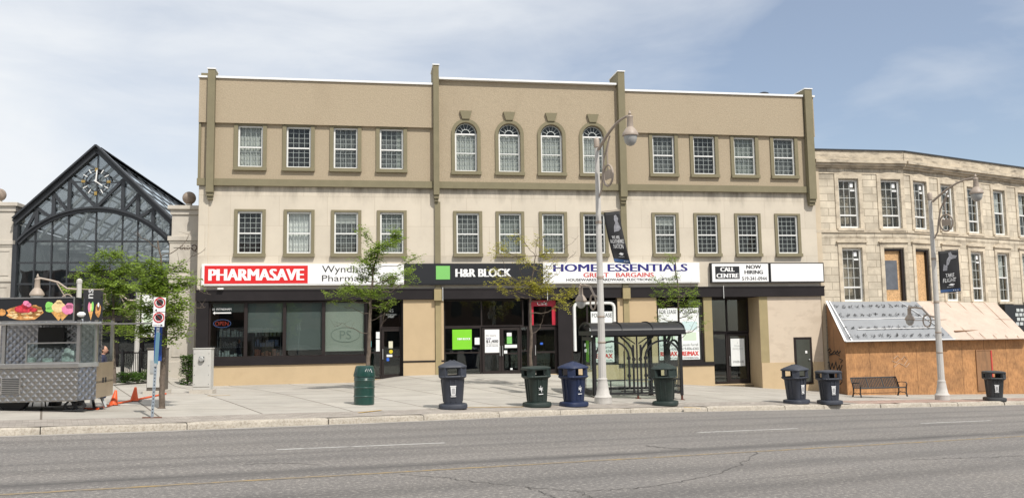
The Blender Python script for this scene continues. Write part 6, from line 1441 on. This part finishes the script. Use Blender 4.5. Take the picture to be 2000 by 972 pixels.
# ------------------------------------------------------------------ street trees
def tree(px, py, trunk_px, blobs, label, seed, r0=.085, leafm=None, bare=(), dens=1., leaf=.075, zspread=1.0, group='young street trees'):
    rc = random.Random(seed); p = G(px, py); depth = p.y+r0; r = empty('street_tree', tuple(p)); tag(r, label, 'tree', group)
    W_ = lambda a, b, dd=0.: at_depth(a, b, depth+dd)-p
    sc = depth/F_PX
    path = [Vector((0, 0, -.1)), Vector((0, 0, .02))]+[W_(a, b) for a, b in trunk_px]; n = len(path)
    # jittered finer trunk
    fine = []
    for a, b in zip(path, path[1:]):
        for k in range(4): fine.append(a.lerp(b, k/4)+Vector((rc.uniform(-.02, .02), rc.uniform(-.02, .02), 0)))
    fine.append(path[-1]); m_ = len(fine)
    rad = [max(.018, r0*(1.25 if i < 4 else 1)*(1-.80*i/m_)) for i in range(m_)]
    tk = MB().tube(fine, rad, 9); tk.build('trunk', m_bark, r, smooth=True)
    br = MB(); lf = MB()
    def limb(a, b, ra, rb, bend=.1, n=6):
        P = []; mid = (b-a).length
        for k in range(n+1):
            t = k/n; q = a.lerp(b, t)+Vector((rc.uniform(-1, 1), rc.uniform(-1, 1), rc.uniform(-1, 1)))*.035*mid*(0 < k < n)+Vector((0, 0, -bend*mid*math.sin(math.pi*t)))
            P.append(q)
        br.tube(P, [ra+(rb-ra)*k/n for k in range(n+1)], 5); return P
    def attach(tgt):
        cand = [(i, q) for i, q in enumerate(fine) if q.z < tgt.z-.15*abs((q-tgt).length)-.05 and i > m_*.3]
        if not cand: cand = [(i, q) for i, q in enumerate(fine) if i > m_*.3]
        return min(cand, key=lambda iq: (iq[1]-tgt).length)
    for (bx_, by_, rx, ry, nc) in blobs:
        dd = rc.uniform(-1, 1)*.55*zspread; c = W_(bx_, by_, dd); i, a = attach(c); P = limb(a, c, max(.012, rad[i]*.5), .008)
        RX, RY = rx*sc, ry*sc; nt_ = max(3, int(nc/9))
        tips = []
        for k in range(nt_):
            t = Vector((rc.gauss(0, .5)*RX, rc.gauss(0, .5)*RX*.8, rc.gauss(0, .75)*RY)); s_ = P[rc.randint(2, len(P)-1)]; Q = limb(s_, c+t, .007, .003, -.05, 4); tips.append(Q)
        for k in range(int(nc*dens*3.0)):
            Q = rc.choice(tips); q = Q[rc.randint(1, len(Q)-1)]+Vector((rc.gauss(0, .11), rc.gauss(0, .11), rc.gauss(0, .10))); leaf_at(lf, q, rc, leaf)
    for P0 in bare:
        pts = [W_(a, b, rc.uniform(-.3, .3)) for a, b in P0]; i, a = attach(pts[0]); limb(a, pts[0], .014, .010)
        for u, v in zip(pts, pts[1:]): Q = limb(u, v, .009, .004); [limb(q, q+Vector((rc.uniform(-.3, .3), rc.uniform(-.2, .2), rc.uniform(-.05, .35))), .005, .002, 0, 3) for q in Q[1::2]]
    br.build('branches', m_bark, r, smooth=True); lf.build('crown', leafm or m_leaf, r); return r, p
tree(222, 748, [(221, 690), (219, 655), (221, 620), (222, 570), (214, 520)], [(215, 495, 38, 14, 60), (175, 518, 40, 16, 70), (235, 525, 50, 18, 85), (160, 560, 28, 14, 40), (195, 560, 45, 18, 80), (255, 560, 55, 20, 110), (180, 610, 35, 14, 35), (215, 598, 50, 16, 85), (270, 600, 45, 18, 80), (245, 635, 45, 14, 60), (170, 590, 30, 12, 30), (290, 530, 30, 16, 45)],
     'broad green tree behind the food cart end in front of the glass arcade', 3, .10, dens=.62, leaf=.09)
tree(315, 797, [(318, 740), (320, 690), (321, 640), (322, 590), (318, 530), (308, 470)], [(352, 552, 36, 12, 60), (360, 590, 38, 11, 45), (338, 620, 36, 12, 55), (300, 560, 36, 15, 60), (285, 600, 38, 14, 50), (345, 655, 28, 7, 16), (300, 515, 30, 14, 35), (285, 640, 30, 10, 30), (345, 520, 26, 10, 20)],
     'thin trunked tree behind the no stopping signs with bare twigs on the right', 5, .085, bare=[[(345, 520), (375, 500), (402, 484)], [(350, 570), (385, 562), (412, 575)], [(345, 600), (380, 600), (402, 598)], [(290, 470), (268, 452)], [(355, 480), (372, 452)], [(350, 640), (385, 642)]], leaf=.075)
t3, p3_ = tree(718, 762, [(720, 700), (722, 650), (723, 600), (726, 560), (730, 520), (742, 480)], [(710, 453, 15, 7, 14), (776, 452, 17, 14, 34), (745, 480, 22, 12, 28), (722, 496, 34, 11, 42), (765, 478, 20, 10, 28), (733, 517, 34, 11, 42), (818, 500, 16, 9, 16), (792, 529, 26, 10, 24), (702, 537, 30, 9, 34), (761, 545, 42, 10, 52), (675, 556, 30, 9, 34), (667, 574, 28, 7, 26), (722, 568, 42, 10, 52), (765, 588, 22, 5, 14), (800, 548, 14, 6, 8)],
     'young green tree in front of the number 45 door', 8, .095, dens=.75, bare=[[(690, 640), (668, 630), (652, 638)], [(688, 600), (670, 598)], [(752, 610), (742, 640)]], leaf=.08)
tree(1037, 760, [(1037, 700), (1037, 650), (1036, 600), (1035, 575), (1040, 540), (1046, 500)], [(1009, 447, 9, 10, 7), (975, 486, 20, 8, 14), (1048, 469, 12, 8, 8), (1074, 486, 14, 8, 10), (1020, 504, 22, 8, 14), (1082, 512, 14, 8, 8), (966, 525, 11, 8, 7), (987, 547, 26, 8, 18), (1074, 534, 20, 9, 16), (1075, 563, 34, 10, 40), (1113, 570, 15, 9, 18), (1039, 547, 26, 9, 16), (1100, 592, 12, 5, 8), (983, 566, 12, 5, 7)],
     'sparse yellow green tree behind the flat lidded green bin', 13, .075, leafm=m_leaf_y, bare=[[(1000, 560), (985, 515), (972, 480)], [(1060, 540), (1090, 490), (1130, 460)], [(1050, 520), (1060, 470), (1062, 450)], [(1055, 640), (1068, 590), (1085, 570)], [(1020, 540), (1008, 490), (1004, 440)], [(1080, 540), (1110, 505), (1125, 490)]], leaf=.075)
tree(1326, 768, [(1326, 700), (1327, 650), (1326, 610), (1325, 570), (1320, 530), (1318, 505)], [(1307, 508, 13, 8, 8), (1293, 552, 26, 9, 16), (1311, 571, 22, 9, 14), (1348, 571, 18, 7, 10), (1341, 593, 26, 7, 16), (1363, 588, 18, 7, 12), (1285, 573, 11, 7, 7), (1296, 592, 11, 5, 6), (1352, 608, 14, 5, 6), (1377, 630, 8, 3, 3), (1285, 616, 11, 5, 6), (1318, 535, 14, 7, 6)],
     'slender sparse tree behind the bus shelter', 21, .065, bare=[[(1340, 650), (1360, 620), (1368, 595)], [(1305, 560), (1290, 535)], [(1340, 570), (1350, 555)]], leaf=.07)
# blue plate on the second trunk
q = G(315, 797); z0, z1 = top_z(315, 704, q), top_z(315, 616, q); r = empty('blue_plate', (q.x, q.y-.12, q.z+z0), 0); tag(r, 'blue plate fixed to the trunk behind the no stopping signs', 'plate')
MB().box(-.16, .03, -.02, .0, 0, z1-z0).build('plate', mat('deep_blue_plate', (.015, .06, .28), .5, .08, 3), r)

# ------------------------------------------------------------------ unseen brick row added behind the camera, darkens reflections in the shop glass
m_far = mat('dark_brick', (.14, .085, .065), .9, .15, 2); m_farw = mat('far_window', (.03, .035, .04), .2, .1, 2)
for i, (x, w, h) in enumerate([(-34, 19, 10), (-14, 17, 12.5), (4, 18, 9.5), (23, 20, 11)]):
    ob = empty('reflection_building', (x, -20-.0*x, -1)); tag(ob, 'unseen brick building added behind the viewer for the shop glass to reflect', 'building', 'buildings added for the shop glass to reflect')
    MB().box(0, w, -12, 0, -2, h).build('wall', m_far, ob)
    wm = MB()
    for fl_ in range(2):
        for k in range(int(w/2.4)): wm.box(1+k*2.4, 2.2+k*2.4, 0, .04, 4.6+fl_*3.2, 6.6+fl_*3.2)
    wm.box(.6, w-.6, 0, .06, .4, 3.4); o = wm.build('shopfront', m_farw, ob)
